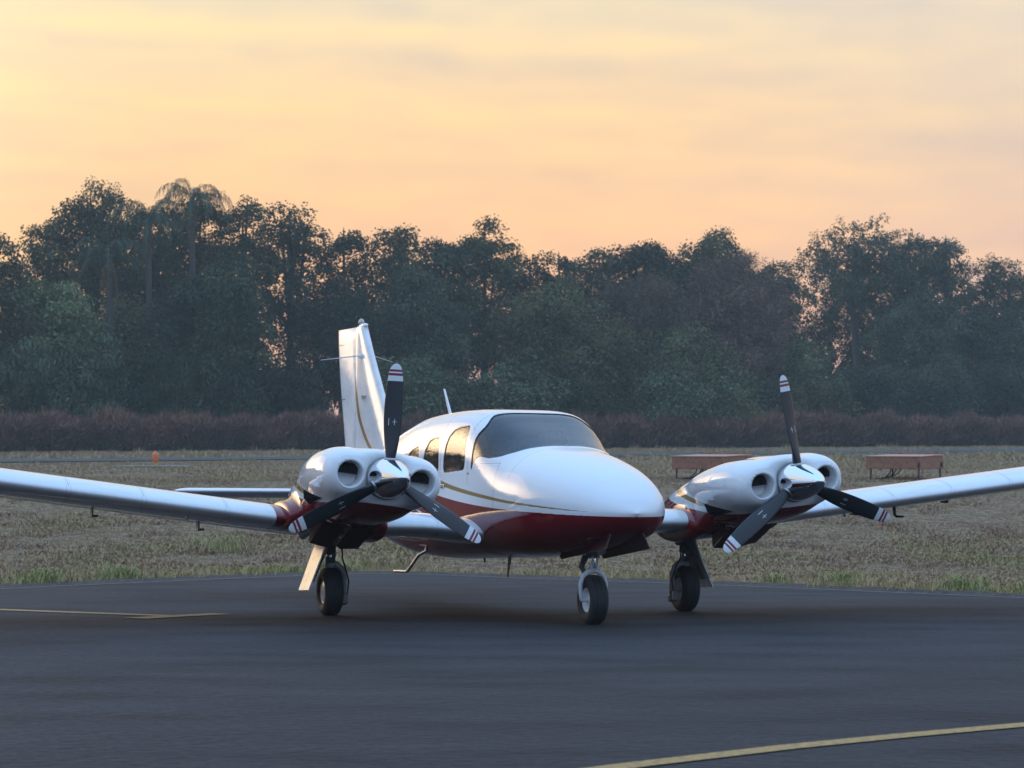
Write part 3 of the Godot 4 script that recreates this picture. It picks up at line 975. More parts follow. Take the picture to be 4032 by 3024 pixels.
# ------------------------------------------------------------------ things in the field
func field_things():
	# two light boxes on legs beside the runway
	var wood := mat("brown box paint", Color(0.32, 0.145, 0.09), 0.7)
	wood.albedo_texture = noise_tex(0.02, 4, [[0.3, l2s(0.75, 0.72, 0.7)], [0.7, l2s(1.1, 1.05, 1.0)]], 256, 14)
	wood.uv1_triplanar = true
	var lidm := mat("faded lid paint", Color(0.42, 0.25, 0.165), 0.6)
	var legm := mat("rusty leg", Color(0.07, 0.045, 0.04), 0.8)
	var spots := [[9.2, -38.6, "brown light box on four thin legs, right of the far propeller"], [4.15, -38.6, "brown light box on legs, partly hidden behind the far engine"]]
	for s in spots:
		var b := base("light_box", Vector3(s[0], gy(s[0] + 0.7, s[1]), s[1]))
		names(b, s[2], "light box", "light boxes beside the runway")
		b.rotation.y = deg_to_rad(-31.0)
		# corner nearest the camera at local (1.5, 0): the box runs to -x and -z from there
		put(block(Vector3(1.5, 0.33, 1.7), 0.012, Transform3D(Basis(), Vector3(0.75, 0.42, -0.85))), "body", wood, b)
		put(block(Vector3(1.54, 0.022, 1.74), 0.006, Transform3D(Basis(Vector3.RIGHT, 0.02), Vector3(0.75, 0.597, -0.85))), "lid", lidm, b)
		put(block(Vector3(1.5, 0.07, 0.04), 0.006, Transform3D(Basis(), Vector3(0.75, 0.645, -1.68))), "lid_flange", wood, b)
		for l in [[0.12, -0.06], [1.44, -0.05], [0.12, -1.6], [1.44, -1.6]]:
			put(tube([Vector3(l[0], -0.1, l[1]), Vector3(l[0], 0.38, l[1])], [0.026, 0.026], 8), "leg", legm, b)
		for l in [[1.47, 0.02], [1.52, -1.5]]:
			put(block(Vector3(0.06, 0.12, 0.06), 0.008, Transform3D(Basis(), Vector3(l[0], 0.36, l[1]))), "clamp", legm, b)
		for c in 3:
			put(tube([Vector3(0.6 + c * 0.13, 0.27, -0.3), Vector3(0.57 + c * 0.12, 0.14, -0.25), Vector3(0.5 + c * 0.05, 0.03, -0.1), Vector3(0.3 + c * 0.03, 0.0, 0.0)], [0.014, 0.014, 0.014, 0.014], 6), "cable", M.rubber, b)
	# orange runway marker on a concrete pad
	var px := -12.05
	var pz := -56.3
	var pad := put(block(Vector3(2.2, 0.08, 1.6), 0.02), "concrete_pad", mat("pale concrete", Color(0.24, 0.205, 0.165), 0.95))
	pad.position = Vector3(px, gy(px, pz) + 0.0, pz)
	names(pad, "small pale concrete pad under the orange marker", "concrete pad")
	var mk := base("runway_marker", Vector3(px, gy(px, pz) + 0.04, pz))
	names(mk, "small orange round-topped runway marker in the field at left", "marker")
	var orange := mat("orange plastic", Color(0.75, 0.17, 0.05), 0.5)
	var turned := lathe([Vector2(0.0, 0.0), Vector2(0.1, 0.0), Vector2(0.1, 0.22), Vector2(0.085, 0.3), Vector2(0.05, 0.345), Vector2(0.0, 0.36)], 16)
	var cap := put(turned, "cap", orange, mk)
	cap.transform = Transform3D(Basis(Vector3.RIGHT, -PI / 2), Vector3(0, 0.12, 0))
	put(tube([Vector3(0, -0.02, 0), Vector3(0, 0.13, 0)], [0.06, 0.06], 10), "stem", mat("yellow post", Color(0.5, 0.33, 0.05), 0.6), mk)

# ------------------------------------------------------------------ the airplane
const FZ := [-5.75, -4.5, -3.45, -2.86, -2.27, -1.77, -1.18, -0.5, 0.0, 0.3, 0.5, 0.62, 0.8, 1.0, 1.2, 1.38, 1.55, 1.75, 2.0, 2.3, 2.55, 2.75, 2.86, 2.92, 2.945]
const F_TOP := [1.33, 1.46, 1.584, 1.66, 1.736, 1.80, 1.847, 1.858, 1.85, 1.835, 1.815, 1.785, 1.71, 1.63, 1.55, 1.482, 1.455, 1.425, 1.38, 1.31, 1.23, 1.125, 1.04, 0.965, 0.93]
const F_BOT := [1.10, 0.86, 0.66, 0.57, 0.51, 0.48, 0.47, 0.485, 0.50, 0.51, 0.515, 0.52, 0.53, 0.535, 0.54, 0.55, 0.56, 0.575, 0.60, 0.64, 0.69, 0.75, 0.805, 0.86, 0.90]
const F_WID := [0.10, 0.30, 0.47, 0.54, 0.59, 0.61, 0.62, 0.625, 0.625, 0.625, 0.623, 0.62, 0.617, 0.61, 0.603, 0.595, 0.585, 0.57, 0.54, 0.485, 0.41, 0.30, 0.205, 0.11, 0.03]
const F_MID := [1.22, 1.15, 1.08, 1.02, 1.0, 0.98, 0.98, 0.98, 0.98, 0.98, 0.98, 0.98, 0.98, 0.98, 0.98, 0.98, 0.97, 0.965, 0.955, 0.945, 0.935, 0.925, 0.92, 0.915, 0.915]
const F_NT := [2.0, 2.2, 2.5, 2.8, 3.2, 3.7, 4.2, 4.5, 4.6, 4.6, 4.5, 4.3, 3.9, 3.15, 2.75, 2.6, 2.55, 2.5, 2.4, 2.3, 2.2, 2.1, 2.0, 2.0, 2.0]
const F_NB := [2.0, 2.0, 2.3, 2.5, 2.7, 2.9, 3.0, 3.0, 3.0, 3.0, 3.0, 3.0, 3.0, 3.0, 3.0, 3.0, 2.9, 2.8, 2.6, 2.4, 2.2, 2.1, 2.0, 2.0, 2.0]
const F0 := -5.80
const F1 := 2.96
var fz := PackedFloat32Array(FZ)
var ft := PackedFloat32Array(F_TOP)
var fb := PackedFloat32Array(F_BOT)
var fw := PackedFloat32Array(F_WID)
var fm := PackedFloat32Array(F_MID)
var fnt := PackedFloat32Array(F_NT)
var fnb := PackedFloat32Array(F_NB)

func fus(z: float) -> PackedFloat32Array:
	return PackedFloat32Array([pc(fz, fw, z), pc(fz, ft, z), pc(fz, fb, z), pc(fz, fm, z), pc(fz, fnt, z), pc(fz, fnb, z)])

func fus_xy(s: PackedFloat32Array, phi: float) -> Vector2:     # phi 0 at the top, grows to the left wing
	var c := cos(phi)
	var sn := sin(phi)
	var h := s[1] - s[3] if c >= 0.0 else s[3] - s[2]
	var n := s[4] if c >= 0.0 else s[5]
	var r := 1.0 / pow(pow(absf(c) / h, n) + pow(absf(sn) / s[0], n), 1.0 / n)
	return Vector2(r * sn, s[3] + r * c)

func fus_phi(s: PackedFloat32Array, y: float) -> float:        # where the left side of the section has the height y
	var lo := 0.0
	var hi := PI
	for k in 18:
		var m := (lo + hi) / 2.0
		if fus_xy(s, m).y > y: lo = m
		else: hi = m
	return (lo + hi) / 2.0

func fus_pt(z: float, phi: float, inset := 0.0) -> Vector3:
	var s := fus(z)
	var p := fus_xy(s, phi)
	var q := Vector3(p.x, p.y, z)
	if inset != 0.0:
		var e := 0.004
		var a := fus_xy(s, phi + e)
		var s2 := fus(z + e)
		var b := fus_xy(s2, phi)
		var n := (Vector3(a.x, a.y, z) - q).cross(Vector3(b.x, b.y, z + e) - q).normalized()
		if n.x * p.x + n.y * (p.y - s[3]) < 0: n = -n
		q += n * inset
	return q

const YR := [[-6.0, 1.30], [-3.0, 1.24], [-2.0, 1.21], [-1.2, 1.16], [-0.52, 1.088], [0.4, 1.002], [1.27, 0.948], [2.2, 0.912], [2.96, 0.886]]
const YG := [[-6.0, 1.75], [-3.0, 1.52], [-1.2, 1.355], [-0.5, 1.240], [-0.09, 1.163], [0.39, 1.106], [1.12, 1.037], [1.74, 0.990], [2.4, 0.948], [2.75, 0.925]]
const YGW := [[-6.0, 0.05], [-0.5, 0.044], [0.39, 0.036], [1.12, 0.028], [1.74, 0.018], [2.4, 0.009], [2.75, 0.0]]

func curve_of(a: Array, x: float) -> float:
	var xs := PackedFloat32Array()
	var ys := PackedFloat32Array()
	for p in a:
		xs.append(p[0])
		ys.append(p[1])
	return pc(xs, ys, x)

func poly_d(p: Vector2, q: Array) -> float:      # signed distance to a polygon, negative inside
	var d := 1e9
	var inside := false
	var j := q.size() - 1
	for i in q.size():
		var a: Vector2 = q[i]
		var b: Vector2 = q[j]
		var e := b - a
		var w := p - a
		d = minf(d, (w - e * clampf(w.dot(e) / e.dot(e), 0, 1)).length())
		if (a.y > p.y) != (b.y > p.y) and p.x < (b.x - a.x) * (p.y - a.y) / (b.y - a.y) + a.x:
			inside = not inside
		j = i
	return -d if inside else d

const WINDOWS := [
	[[-0.07, 1.33], [0.42, 1.345], [0.425, 1.40], [0.405, 1.625], [0.20, 1.618], [0.08, 1.60], [0.0, 1.56], [-0.045, 1.50], [-0.065, 1.42]],
	[[-0.70, 1.33], [-0.33, 1.33], [-0.36, 1.545], [-0.50, 1.54], [-0.60, 1.52], [-0.67, 1.46], [-0.695, 1.40]],
	[[-1.27, 1.39], [-0.97, 1.37], [-0.98, 1.475], [-1.15, 1.45]],
]

func windshield_d(x: float, y: float, z: float) -> float:       # positive inside the glass
	var ax := absf(x)
	var zb := pc(WS_X, WS_Z, ax)
	var lean := (atan2(ax, y - 0.98) - 0.62) / 0.13
	var zt := 0.592 + 0.06 * smoothstep(0.36, 0.52, ax) + 0.05 * exp(-lean * lean)
	return minf(minf((zb - z) * 0.7, (z - zt) * 0.9), y - 1.30)

var WS_X := PackedFloat32Array([0, 0.2, 0.4, 0.5, 0.56, 0.6, 0.615, 0.63])
var WS_Z := PackedFloat32Array([1.37, 1.34, 1.27, 1.16, 1.0, 0.78, 0.66, 0.5])

func fuselage_image() -> Image:
	var W := 2048
	var H := 1024
	var im := Image.create_empty(W, H, false, Image.FORMAT_RGBA8)
	var white := l2s(0.78, 0.78, 0.78)
	var red := l2s(0.18, 0.008, 0.014)
	var gold := l2s(0.30, 0.19, 0.06)
	var seam := l2s(0.42, 0.42, 0.43)
	var trim := l2s(0.03, 0.03, 0.035)
	im.fill(white)
	var polys := []
	for w in WINDOWS:
		var q := []
		for p in w: q.append(Vector2(p[0], p[1]))
		polys.append(q)
	var dphi := TAU / H
	for i in W:
		var z := lerpf(F0, F1, (i + 0.5) / W)
		var s := fus(z)
		var pr := fus_phi(s, curve_of(YR, z))
		var jr := int(round((pr + PI) / dphi))
		im.fill_rect(Rect2i(i, jr, 1, H - jr), red)
		im.fill_rect(Rect2i(i, 0, 1, H - jr), red)
		var g := curve_of(YG, z)
		var gw := curve_of(YGW, z)
		if gw > 0.001:
			var g0 := int(round((fus_phi(s, g + gw * 0.5) + PI) / dphi))
			var g1 := int(round((fus_phi(s, g - gw * 0.5) + PI) / dphi))
			im.fill_rect(Rect2i(i, g0, 1, maxi(1, g1 - g0)), gold)
			im.fill_rect(Rect2i(i, H - g1, 1, maxi(1, g1 - g0)), gold)
		if z > -0.99 and z < -0.43:
			var a0 := int((fus_phi(s, minf(0.93, 0.93 - (z + 0.87) * 0.23)) + PI) / dphi)
			var a1 := int((fus_phi(s, maxf(0.82, 0.93 - (z + 0.97) * 0.27)) + PI) / dphi)
			im.fill_rect(Rect2i(i, a0, 1, maxi(0, a1 - a0)), white)
			im.fill_rect(Rect2i(i, H - a1, 1, maxi(0, a1 - a0)), white)
		if z > -1.36 and z < 1.42:
			for j in range(H / 2 + 4, H / 2 + 310):
				var phi := (j + 0.5) * dphi - PI
				var p := fus_xy(s, phi)
				if p.y < 1.24: break
				var d := -1.0
				if z > 0.48: d = windshield_d(p.x, p.y, z)
				if z < 0.56 and p.y < 1.72:
					for q in polys:
						if z > q[0].x - 0.12 and z < q[1].x + 0.12:
							d = maxf(d, 0.05 - poly_d(Vector2(z, p.y), q))
				if d > -0.011:
					var c := Color(0, 0, 0, 0) if d > 0.0 else trim
					im.set_pixel(i, j, c)
					im.set_pixel(i, H - 1 - j, c)
			if z > 0.5:       # the middle of the windshield, above the start of the loop
				for j in range(H / 2 - 4, H / 2 + 4):
					var p2 := fus_xy(s, (j + 0.5) * dphi - PI)
					var d2 := windshield_d(p2.x, p2.y, z)
					if d2 > -0.011: im.set_pixel(i, j, Color(0, 0, 0, 0) if d2 > 0.0 else trim)
	# skin seams and rows of rivets
	var ring := func(z: float, p0: float, p1: float, rivets: bool):
		var i := int((z - F0) / (F1 - F0) * W)
		for j in range(int((p0 + PI) / dphi), int((p1 + PI) / dphi)):
			for jj in [j, H - 1 - j]:
				for k in ([0, -4, 4] if rivets else [0]):
					if k != 0 and j % 8 > 1: continue
					var c := im.get_pixel(clampi(i + k, 0, W - 1), jj)
					if c.a > 0.5 and c.r > 0.1: im.set_pixel(clampi(i + k, 0, W - 1), jj, Color(c.r * 0.6, c.g * 0.6, c.b * 0.62))
	for a in [[-4.4, 0.1, 3.0, true], [-3.1, 0.0, 3.0, true], [-2.1, 0.0, 2.9, true], [-1.45, 0.0, 1.5, true], [-0.86, 0.35, 1.5, true], [-0.22, 0.5, 1.5, true], [0.56, 0.0, 1.3, true], [1.2, 0.98, 1.75, true], [1.47, 0.0, 1.2, false]]:
		ring.call(a[0], a[1], a[2], a[3])
	var along := func(y: float, z0: float, z1: float, top: bool):
		for i in range(int((z0 - F0) / (F1 - F0) * W), int((z1 - F0) / (F1 - F0) * W)):
			var z := lerpf(F0, F1, (i + 0.5) / W)
			var j := int(((y if top else fus_phi(fus(z), y)) + PI) / dphi)
			for k in [0, -5, 5]:
				if k != 0 and i % 8 > 1: continue
				for jj in [j + k, H - 1 - j - k]:
					var c := im.get_pixel(i, jj)
					if c.a > 0.5 and c.r > 0.1: im.set_pixel(i, jj, Color(c.r * 0.6, c.g * 0.6, c.b * 0.62))
	along.call(0.50, -3.2, 0.5, true)
	along.call(1.335, 0.72, 1.2, false)
	return im

# faint dirt, and the slight waviness of riveted sheet
func lived_in(m: StandardMaterial3D):
	if not M.has("dirt"):
		M.dirt = noise_tex(0.02, 5, [[0.2, l2s(0.91, 0.90, 0.89)], [0.42, l2s(0.98, 0.98, 0.975)], [0.7, l2s(1, 1, 1)]], 512, 44)
		M.waves = noise_tex(0.035, 2, [[0.0, Color.BLACK], [1.0, Color.WHITE]], 512, 45)
	m.detail_enabled = true
	m.detail_blend_mode = BaseMaterial3D.BLEND_MODE_MUL
	m.detail_uv_layer = BaseMaterial3D.DETAIL_UV_1
	m.detail_albedo = M.dirt
	m.heightmap_enabled = true
	m.heightmap_texture = M.waves
	m.heightmap_scale = 0.022

func airplane():
	var A := base("airplane")
	var psi := 0.3396
	var bz := Vector3(sin(psi), 0.0264, cos(psi)).normalized()
	var bx := Vector3(cos(psi), -0.0140, -sin(psi))
	bx = (bx - bz * bz.dot(bx)).normalized()
	A.transform = Transform3D(Basis(bx, bz.cross(bx), bz), Vector3(0.0004, 0.004, 0))
	names(A, "white twin-engine propeller airplane with red belly and gold stripe, parked on the apron", "airplane")

	# ---- fuselage
	var skin := mat("airplane paint", Color(1, 1, 1), 0.055)
	skin.albedo_texture = ImageTexture.create_from_image(fuselage_image())
	skin.transparency = BaseMaterial3D.TRANSPARENCY_ALPHA_SCISSOR
	skin.alpha_scissor_threshold = 0.5
	var zs := PackedFloat32Array()
	zs.append(F0)
	for k in 130: zs.append(lerpf(-5.75, 2.0, k / 130.0))
	for k in 41: zs.append(2.0 + 0.945 * sin(k / 40.0 * PI / 2))
	zs.append(2.955)
	var nz := zs.size()
	var body := surf(nz - 1, 112, func(u: float, v: float) -> Vector3:
		var k := int(round(u * (nz - 1)))
		if k == 0: return Vector3(0, 1.22, F0)
		if k == nz - 1: return Vector3(0, 0.915, 2.955)
		return fus_pt(zs[k], v * TAU - PI), false, true, 1, func(p: Vector3, _u: float, v: float): return Vector2((p.z - F0) / (F1 - F0), v))
	var F := put(body, "fuselage", skin, A)
	var pane := func(called: String, z0: float, z1: float, p0: float, p1: float):
		put(surf(24, 32, func(u: float, v: float) -> Vector3: return fus_pt(lerpf(z0, z1, u), lerpf(p0, p1, v), -0.006), false, false, 0), called, M.glass, F)
	pane.call("windshield", 0.50, 1.44, -1.13, 1.13)
	for sd in [-1.0, 1.0]:
		pane.call("side_window", -0.17, 0.50, sd * 0.64, sd * 1.14)
		pane.call("side_window", -0.80, -0.25, sd * 0.68, sd * 1.14)
		pane.call("side_window", -1.37, -0.90, sd * 0.78, sd * 1.08)
		put(block(Vector3(0.012, 0.035, 0.11), 0.005, Transform3D(Basis(), fus_pt(-0.13, sd * 1.31, 0.008))), "door_handle", M.chrome, F)
		put(block(Vector3(0.02, 0.022, 0.035), 0.008, Transform3D(Basis(), fus_pt(0.58, sd * 1.15, 0.008))), "door_latch", M.metal, F)
	var antenna := plate([Vector3(-0.006, 1.79, -1.75), Vector3(-0.006, 1.79, -1.83), Vector3(-0.006, 2.135, -2.075), Vector3(-0.006, 2.135, -2.045)], Vector3(0.012, 0, 0))
	put(antenna, "roof_antenna", M.white, F)
	var ringpts := []
	for k in 13:
		var a := k / 12.0 * TAU
		ringpts.append(Vector3(-0.30 + 0.06 * cos(a), 1.705 + 0.035 * sin(a), -1.72 + 0.045 * cos(a)))
	put(tube(ringpts, [0.011, 0.011, 0.011, 0.011, 0.011, 0.011, 0.011, 0.011, 0.011, 0.011, 0.011, 0.011, 0.011], 6), "loop_antenna", M.black, F)
	put(plate([Vector3(-0.004, 0.52, -0.02), Vector3(-0.004, 0.52, -0.10), Vector3(-0.004, 0.32, -0.135), Vector3(-0.004, 0.32, -0.12)], Vector3(0.008, 0, 0)), "belly_antenna", M.black, F)
	put(plate([Vector3(-0.004, 0.52, -0.75), Vector3(-0.004, 0.52, -0.80), Vector3(-0.004, 0.44, -0.80), Vector3(-0.004, 0.44, -0.77)], Vector3(0.008, 0, 0)), "belly_drain", M.black, F)
	put(tube([Vector3(-0.42, 0.56, -1.18), Vector3(-0.5, 0.50, -1.26), Vector3(-0.5, 0.345, -1.61), Vector3(-0.5, 0.333, -1.66), Vector3(-0.5, 0.326, -2.07)], [0.016, 0.016, 0.016, 0.016, 0.016], 8), "boarding_step", M.metal, F)
	# the cabin seen through the glass
	put(block(Vector3(1.06, 0.05, 0.5), 0.02, Transform3D(Basis(), Vector3(0, 1.30, 0.93))), "glare_shield", M.cabin, F)
	put(block(Vector3(1.04, 0.42, 0.06), 0.02, Transform3D(Basis(), Vector3(0, 1.08, 0.72))), "instrument_panel", M.cabin, F)
	put(block(Vector3(1.0, 0.04, 2.9), 0.01, Transform3D(Basis(), Vector3(0, 0.72, -0.7))), "cabin_floor", M.cabin, F)
	for z in [-0.12, -0.95]:
		for sd in [-1.0, 1.0]:
			var sp := Vector3(sd * 0.27, 0, z)
			put(join([block(Vector3(0.44, 0.14, 0.44), 0.04, Transform3D(Basis(), sp + Vector3(0, 0.92, 0.15))),
				block(Vector3(0.43, 0.56, 0.12), 0.04, Transform3D(Basis(Vector3.RIGHT, -0.2), sp + Vector3(0, 1.2, -0.12))),
				block(Vector3(0.24, 0.15, 0.09), 0.035, Transform3D(Basis(Vector3.RIGHT, -0.2), sp + Vector3(0, 1.56, -0.2)))]), "cabin_seat", M.seat, F)

	tail(A)
	for sd in [-1, 1]: wing(A, sd)
	# ---- engines
	var cowl := nacelle_mesh()
	var cowl_mat := mat("nacelle paint", Color(1, 1, 1), 0.055)
	cowl_mat.albedo_texture = ImageTexture.create_from_image(nacelle_image())
	lived_in(cowl_mat)
	var blade_mats := []
	for k in 2: blade_mats.append(blade_material(k))
	for sd in [-1, 1]: engine(A, sd, cowl, cowl_mat, blade_mats)
	for sd in [-1, 1]: main_gear(A, sd)
	nose_gear(A)

# ---- wings
func foil(t: float, thick: float, camber: float) -> Vector2:      # t 0 trailing edge over the top to the nose at 0.5 and back below: (x from nose, y), chord 1
	var x := 0.5 * (1.0 + cos(TAU * t))
	var yt := 5.3 * thick * (0.20 * sqrt(x) + 0.12 * x - 0.72 * x * x + 0.55 * x * x * x - 0.15 * x * x * x * x)
	var yc := camber * (1.0 - pow((x - 0.42) / (0.42 if x < 0.42 else 0.58), 2.0))
	return Vector2(x, yc + (yt if t < 0.5 else -yt))

func wing_pt(sd: int, s: float, t: float) -> Vector3:
	var le := 0.76 + 0.13 * pow(clampf((1.45 - s) / 0.9, 0, 1), 1.3)
	var chord := le + 0.86
	var tipk := sqrt(maxf(0.0, 1.0 - pow(clampf((s - 5.55) / 0.38, 0, 1), 2.0)))
	var f := foil(t, 0.138 * 1.62 / chord * (0.25 + 0.75 * tipk), 0.028)
	var y := 0.885 + 0.1256 * (s - 2.39) + 0.02 * sd + 0.10 * smoothstep(0.0, 1.0, clampf((1.95 - s) / 1.1, 0, 1))
	var inc := deg_to_rad(3.6)
	return Vector3(sd * s, y + f.y * chord - f.x * chord * sin(inc), le - 0.1 * (1.0 - tipk) - f.x * chord)

func wing(A: Node3D, sd: int):
	var im := Image.create_empty(1024, 256, false, Image.FORMAT_RGBA8)
	im.fill(l2s(0.78, 0.78, 0.78))
	var seam := l2s(0.36, 0.36, 0.37)
	for s in [0.95, 2.8, 3.5, 4.12, 4.75, 5.4]:
		var i := int(s / 6.0 * 1024)
		im.fill_rect(Rect2i(i, 30, 1, 84), seam)
		im.fill_rect(Rect2i(i, 150, 1, 76), seam)
		for j in range(30, 226, 3):
			im.fill_rect(Rect2i(i - 3, j, 1, 1), seam)
			im.fill_rect(Rect2i(i + 3, j, 1, 1), seam)
	im.fill_rect(Rect2i(int(1.55 / 6.0 * 1024), 0, int((2.385 - 1.55) / 6.0 * 1024), 256), l2s(0.18, 0.008, 0.014))
	im.fill_rect(Rect2i(0, 78, 1024, 1), l2s(0.5, 0.5, 0.5))
	im.fill_rect(Rect2i(0, 178, 1024, 1), l2s(0.5, 0.5, 0.5))
	var m := mat("wing paint", Color(1, 1, 1), 0.09)
	m.albedo_texture = ImageTexture.create_from_image(im)
	lived_in(m)
	var cut := acos(2 * 0.765 - 1.0) / TAU        # the fixed wing ends where the flaps begin
	var ss := [0.3, 0.5, 0.6, 0.7, 0.8, 0.9, 1.0, 1.1, 1.2, 1.3, 1.4, 1.5, 1.8, 2.2, 2.6, 3.0, 3.4, 3.8, 4.2, 4.6, 5.0, 5.3, 5.5, 5.6, 5.68, 5.75, 5.8, 5.84, 5.87, 5.895, 5.91, 5.92, 5.928]
	var mesh := surf(ss.size() - 1, 56, func(u: float, v: float) -> Vector3:
		return wing_pt(sd, ss[int(round(u * (ss.size() - 1)))], lerpf(cut, 1.0 - cut, v)), false, false, 1, func(p: Vector3, _u: float, v: float): return Vector2(absf(p.x) / 6.0, v))
	var w := put(mesh, "wing", m, A)
	var flap := func(called: String, s0: float, s1: float):
		put(surf(8, 16, func(u: float, v: float) -> Vector3:
			var s := lerpf(s0, s1, u)
			var t := lerpf(0.0, cut * 0.97, v * 2.0) if v < 0.5 else lerpf(1.0 - cut * 0.97, 1.0, v * 2.0 - 1.0)
			return wing_pt(sd, s, t), false, false, 1), called, M.white, w)
	flap.call("flap", 0.66, 3.1)
	flap.call("aileron", 3.12, 5.5)
	for h in [[2.80, -0.45], [3.74, -0.45], [4.75, -0.45]]:
		var p := wing_pt(sd, h[0], 1.0 - cut)
		put(join([block(Vector3(0.014, 0.10, 0.10), 0.004, Transform3D(Basis(), p + Vector3(0, -0.035, 0.02))), block(Vector3(0.05, 0.02, 0.04), 0.004, Transform3D(Basis(), p + Vector3(sd * -0.03, -0.07, 0.02)))]), "hinge_bracket", M.dirty, w)
	if sd > 0:
		var p := wing_pt(sd, 3.70, 0.66)
		put(tube([p + Vector3(0, 0.02, 0), p + Vector3(0.01, -0.07, 0.0), p + Vector3(0.015, -0.085, 0.02), p + Vector3(0.015, -0.085, 0.15)], [0.017, 0.015, 0.013, 0.010], 8), "pitot_tube", M.black, w)
	put(tube([wing_pt(sd, 3.1, 0.62) + Vector3(0, 0.02, 0), wing_pt(sd, 3.1, 0.62) + Vector3(0, -0.03, 0)], [0.012, 0.012], 6), "tie_down_ring", M.metal, w)

# ---- tail
func tail(A: Node3D):
	var im := Image.create_empty(512, 512, false, Image.FORMAT_RGBA8)
	im.fill(l2s(0.78, 0.78, 0.78))
	var gold := l2s(0.30, 0.19, 0.06)
	var seam := l2s(0.48, 0.48, 0.5)
	# (z, y) from (-6.2, 1.1) over 3 by 2.1 metres
	var gx := func(z: float) -> int: return int((z + 6.2) / 3.0 * 512)
	for j in 512:
		var y := 3.2 - (j + 0.5) / 512 * 2.1
		if y < 2.58:
			var zc := pc(PackedFloat32Array([1.1, 1.3, 1.589, 1.774, 1.999, 2.275, 2.577]), PackedFloat32Array([-3.4, -3.85, -4.47, -4.77, -5.0, -5.125, -5.23]), y)
			var wd := pc(PackedFloat32Array([1.1, 1.6, 2.0, 2.3, 2.58]), PackedFloat32Array([0.075, 0.062, 0.05, 0.028, 0.008]), y)
			im.fill_rect(Rect2i(gx.call(zc - wd), j, maxi(1, gx.call(zc + wd) - gx.call(zc - wd)), 1), gold)
	for y in [1.72, 2.0, 2.28, 2.62]:
		var jy := int((3.2 - y) / 2.1 * 512)
		for k in range(gx.call(-5.15), gx.call(-4.3), 2): im.set_pixel(k, jy, seam)
	for j in range(40, 400, 2):
		im.set_pixel(gx.call(-4.95), j, seam)
		im.set_pixel(gx.call(-4.75), j, seam)
	var m := mat("fin paint", Color(1, 1, 1), 0.08)
	m.albedo_texture = ImageTexture.create_from_image(im)
	lived_in(m)
	var uv := func(p: Vector3, _u: float, _v: float): return Vector2((p.z + 6.2) / 3.0, (3.2 - p.y) / 2.1)
	var le := func(y: float) -> float: return pc(PackedFloat32Array([1.25, 1.52, 1.60, 1.70, 1.85, 2.075, 2.3, 2.6, 2.95]), PackedFloat32Array([-3.2, -3.34, -3.55, -3.72, -3.90, -4.115, -4.33, -4.62, -4.94]), y)
	var hinge := func(y: float) -> float: return lerpf(-5.12, -5.2, (y - 1.3) / 1.7)
	var ys := [1.25, 1.4, 1.5, 1.56, 1.62, 1.7, 1.8, 1.9, 2.0, 2.1, 2.2, 2.35, 2.5, 2.65, 2.8, 2.9, 2.95, 2.975, 2.99, 2.996]
	var fin := surf(ys.size() - 1, 36, func(u: float, v: float) -> Vector3:
		var y: float = ys[int(round(u * (ys.size() - 1)))]
		var z0: float = le.call(y)
		var z1: float = hinge.call(y)
		var cap := sqrt(maxf(0.0, 1.0 - pow(clampf((y - 2.93) / 0.066, 0, 1), 2.0)))
		var half := lerpf(0.085, 0.05, (y - 1.3) / 1.7) * (0.35 + 0.65 * cap)
		if u > 0.999: half = 0.0
		var a := v * TAU
		var k := 0.5 * (1.0 - cos(a))          # 0 at the leading edge, 1 at the hinge
		var prof := (1.48 * sqrt(k) - 0.63 * k - 1.0 * k * k + 0.75 * k * k * k) * 1.55
		if k > 0.55: prof = maxf(prof, 0.80)
		return Vector3(signf(sin(a)) * half * minf(prof, 1.0) * (0.0 if absf(sin(a)) < 1e-5 and k < 0.5 else 1.0), y, lerpf(z0 - 0.03 * (1.0 - cap), z1, k)), false, true, 1, uv)
	var Fn := put(fin, "tail_fin", m, A)
	var turn := deg_to_rad(8.0)
	var rudder := surf(24, 16, func(u: float, v: float) -> Vector3:
		var y := lerpf(1.32, 2.985, u)
		var z1: float = hinge.call(y) - 0.012
		var chord := pc(PackedFloat32Array([1.3, 1.63, 2.9, 2.985]), PackedFloat32Array([0.36, 0.42, 0.60, 0.60]), y)
		var half := lerpf(0.066, 0.042, (y - 1.3) / 1.7)
		if u > 0.98 or u < 0.02: half *= 0.2
		var a := v * TAU
		var k := 0.5 * (1.0 - cos(a))
		var x := signf(sin(a)) * half * (1.0 - k) * (1.0 if k > 0.04 else 0.9)
		var zz := -k * chord
		return Vector3(x * cos(turn) + zz * sin(turn), y, z1 + zz * cos(turn) - x * sin(turn)), false, true, 1, uv)
	var R := put(rudder, "rudder", m, A)
	put(block(Vector3(0.012, 0.012, 0.5), 0.004, Transform3D(Basis(Vector3.UP, turn) * Basis(Vector3.RIGHT, 0.03), Vector3(-0.05, 2.80, -5.5))), "balance_rib", M.white, R)
	put(block(Vector3(0.01, 0.008, 0.16), 0.003, Transform3D(Basis(Vector3.UP, turn), Vector3(-0.075, 2.18, -5.63))), "trim_tab_gap", M.black, R)
	put(surf(16, 16, func(u: float, v: float) -> Vector3:
		var a := v * TAU
		return Vector3(sin(u * PI) * cos(a) * 0.034, 2.985 + sin(u * PI) * sin(a) * 0.032, -5.06 + cos(u * PI) * (0.17 if u < 0.5 else 0.16)), false, true), "fin_cap", M.white, Fn)
	put(lathe([Vector2(0, 0.0), Vector2(0.035, 0.0), Vector2(0.035, 0.03), Vector2(0.022, 0.055), Vector2(0.0, 0.065)], 14), "beacon", M.lens, Fn).transform = Transform3D(Basis(Vector3.RIGHT, -PI / 2), Vector3(0, 3.012, -5.14))
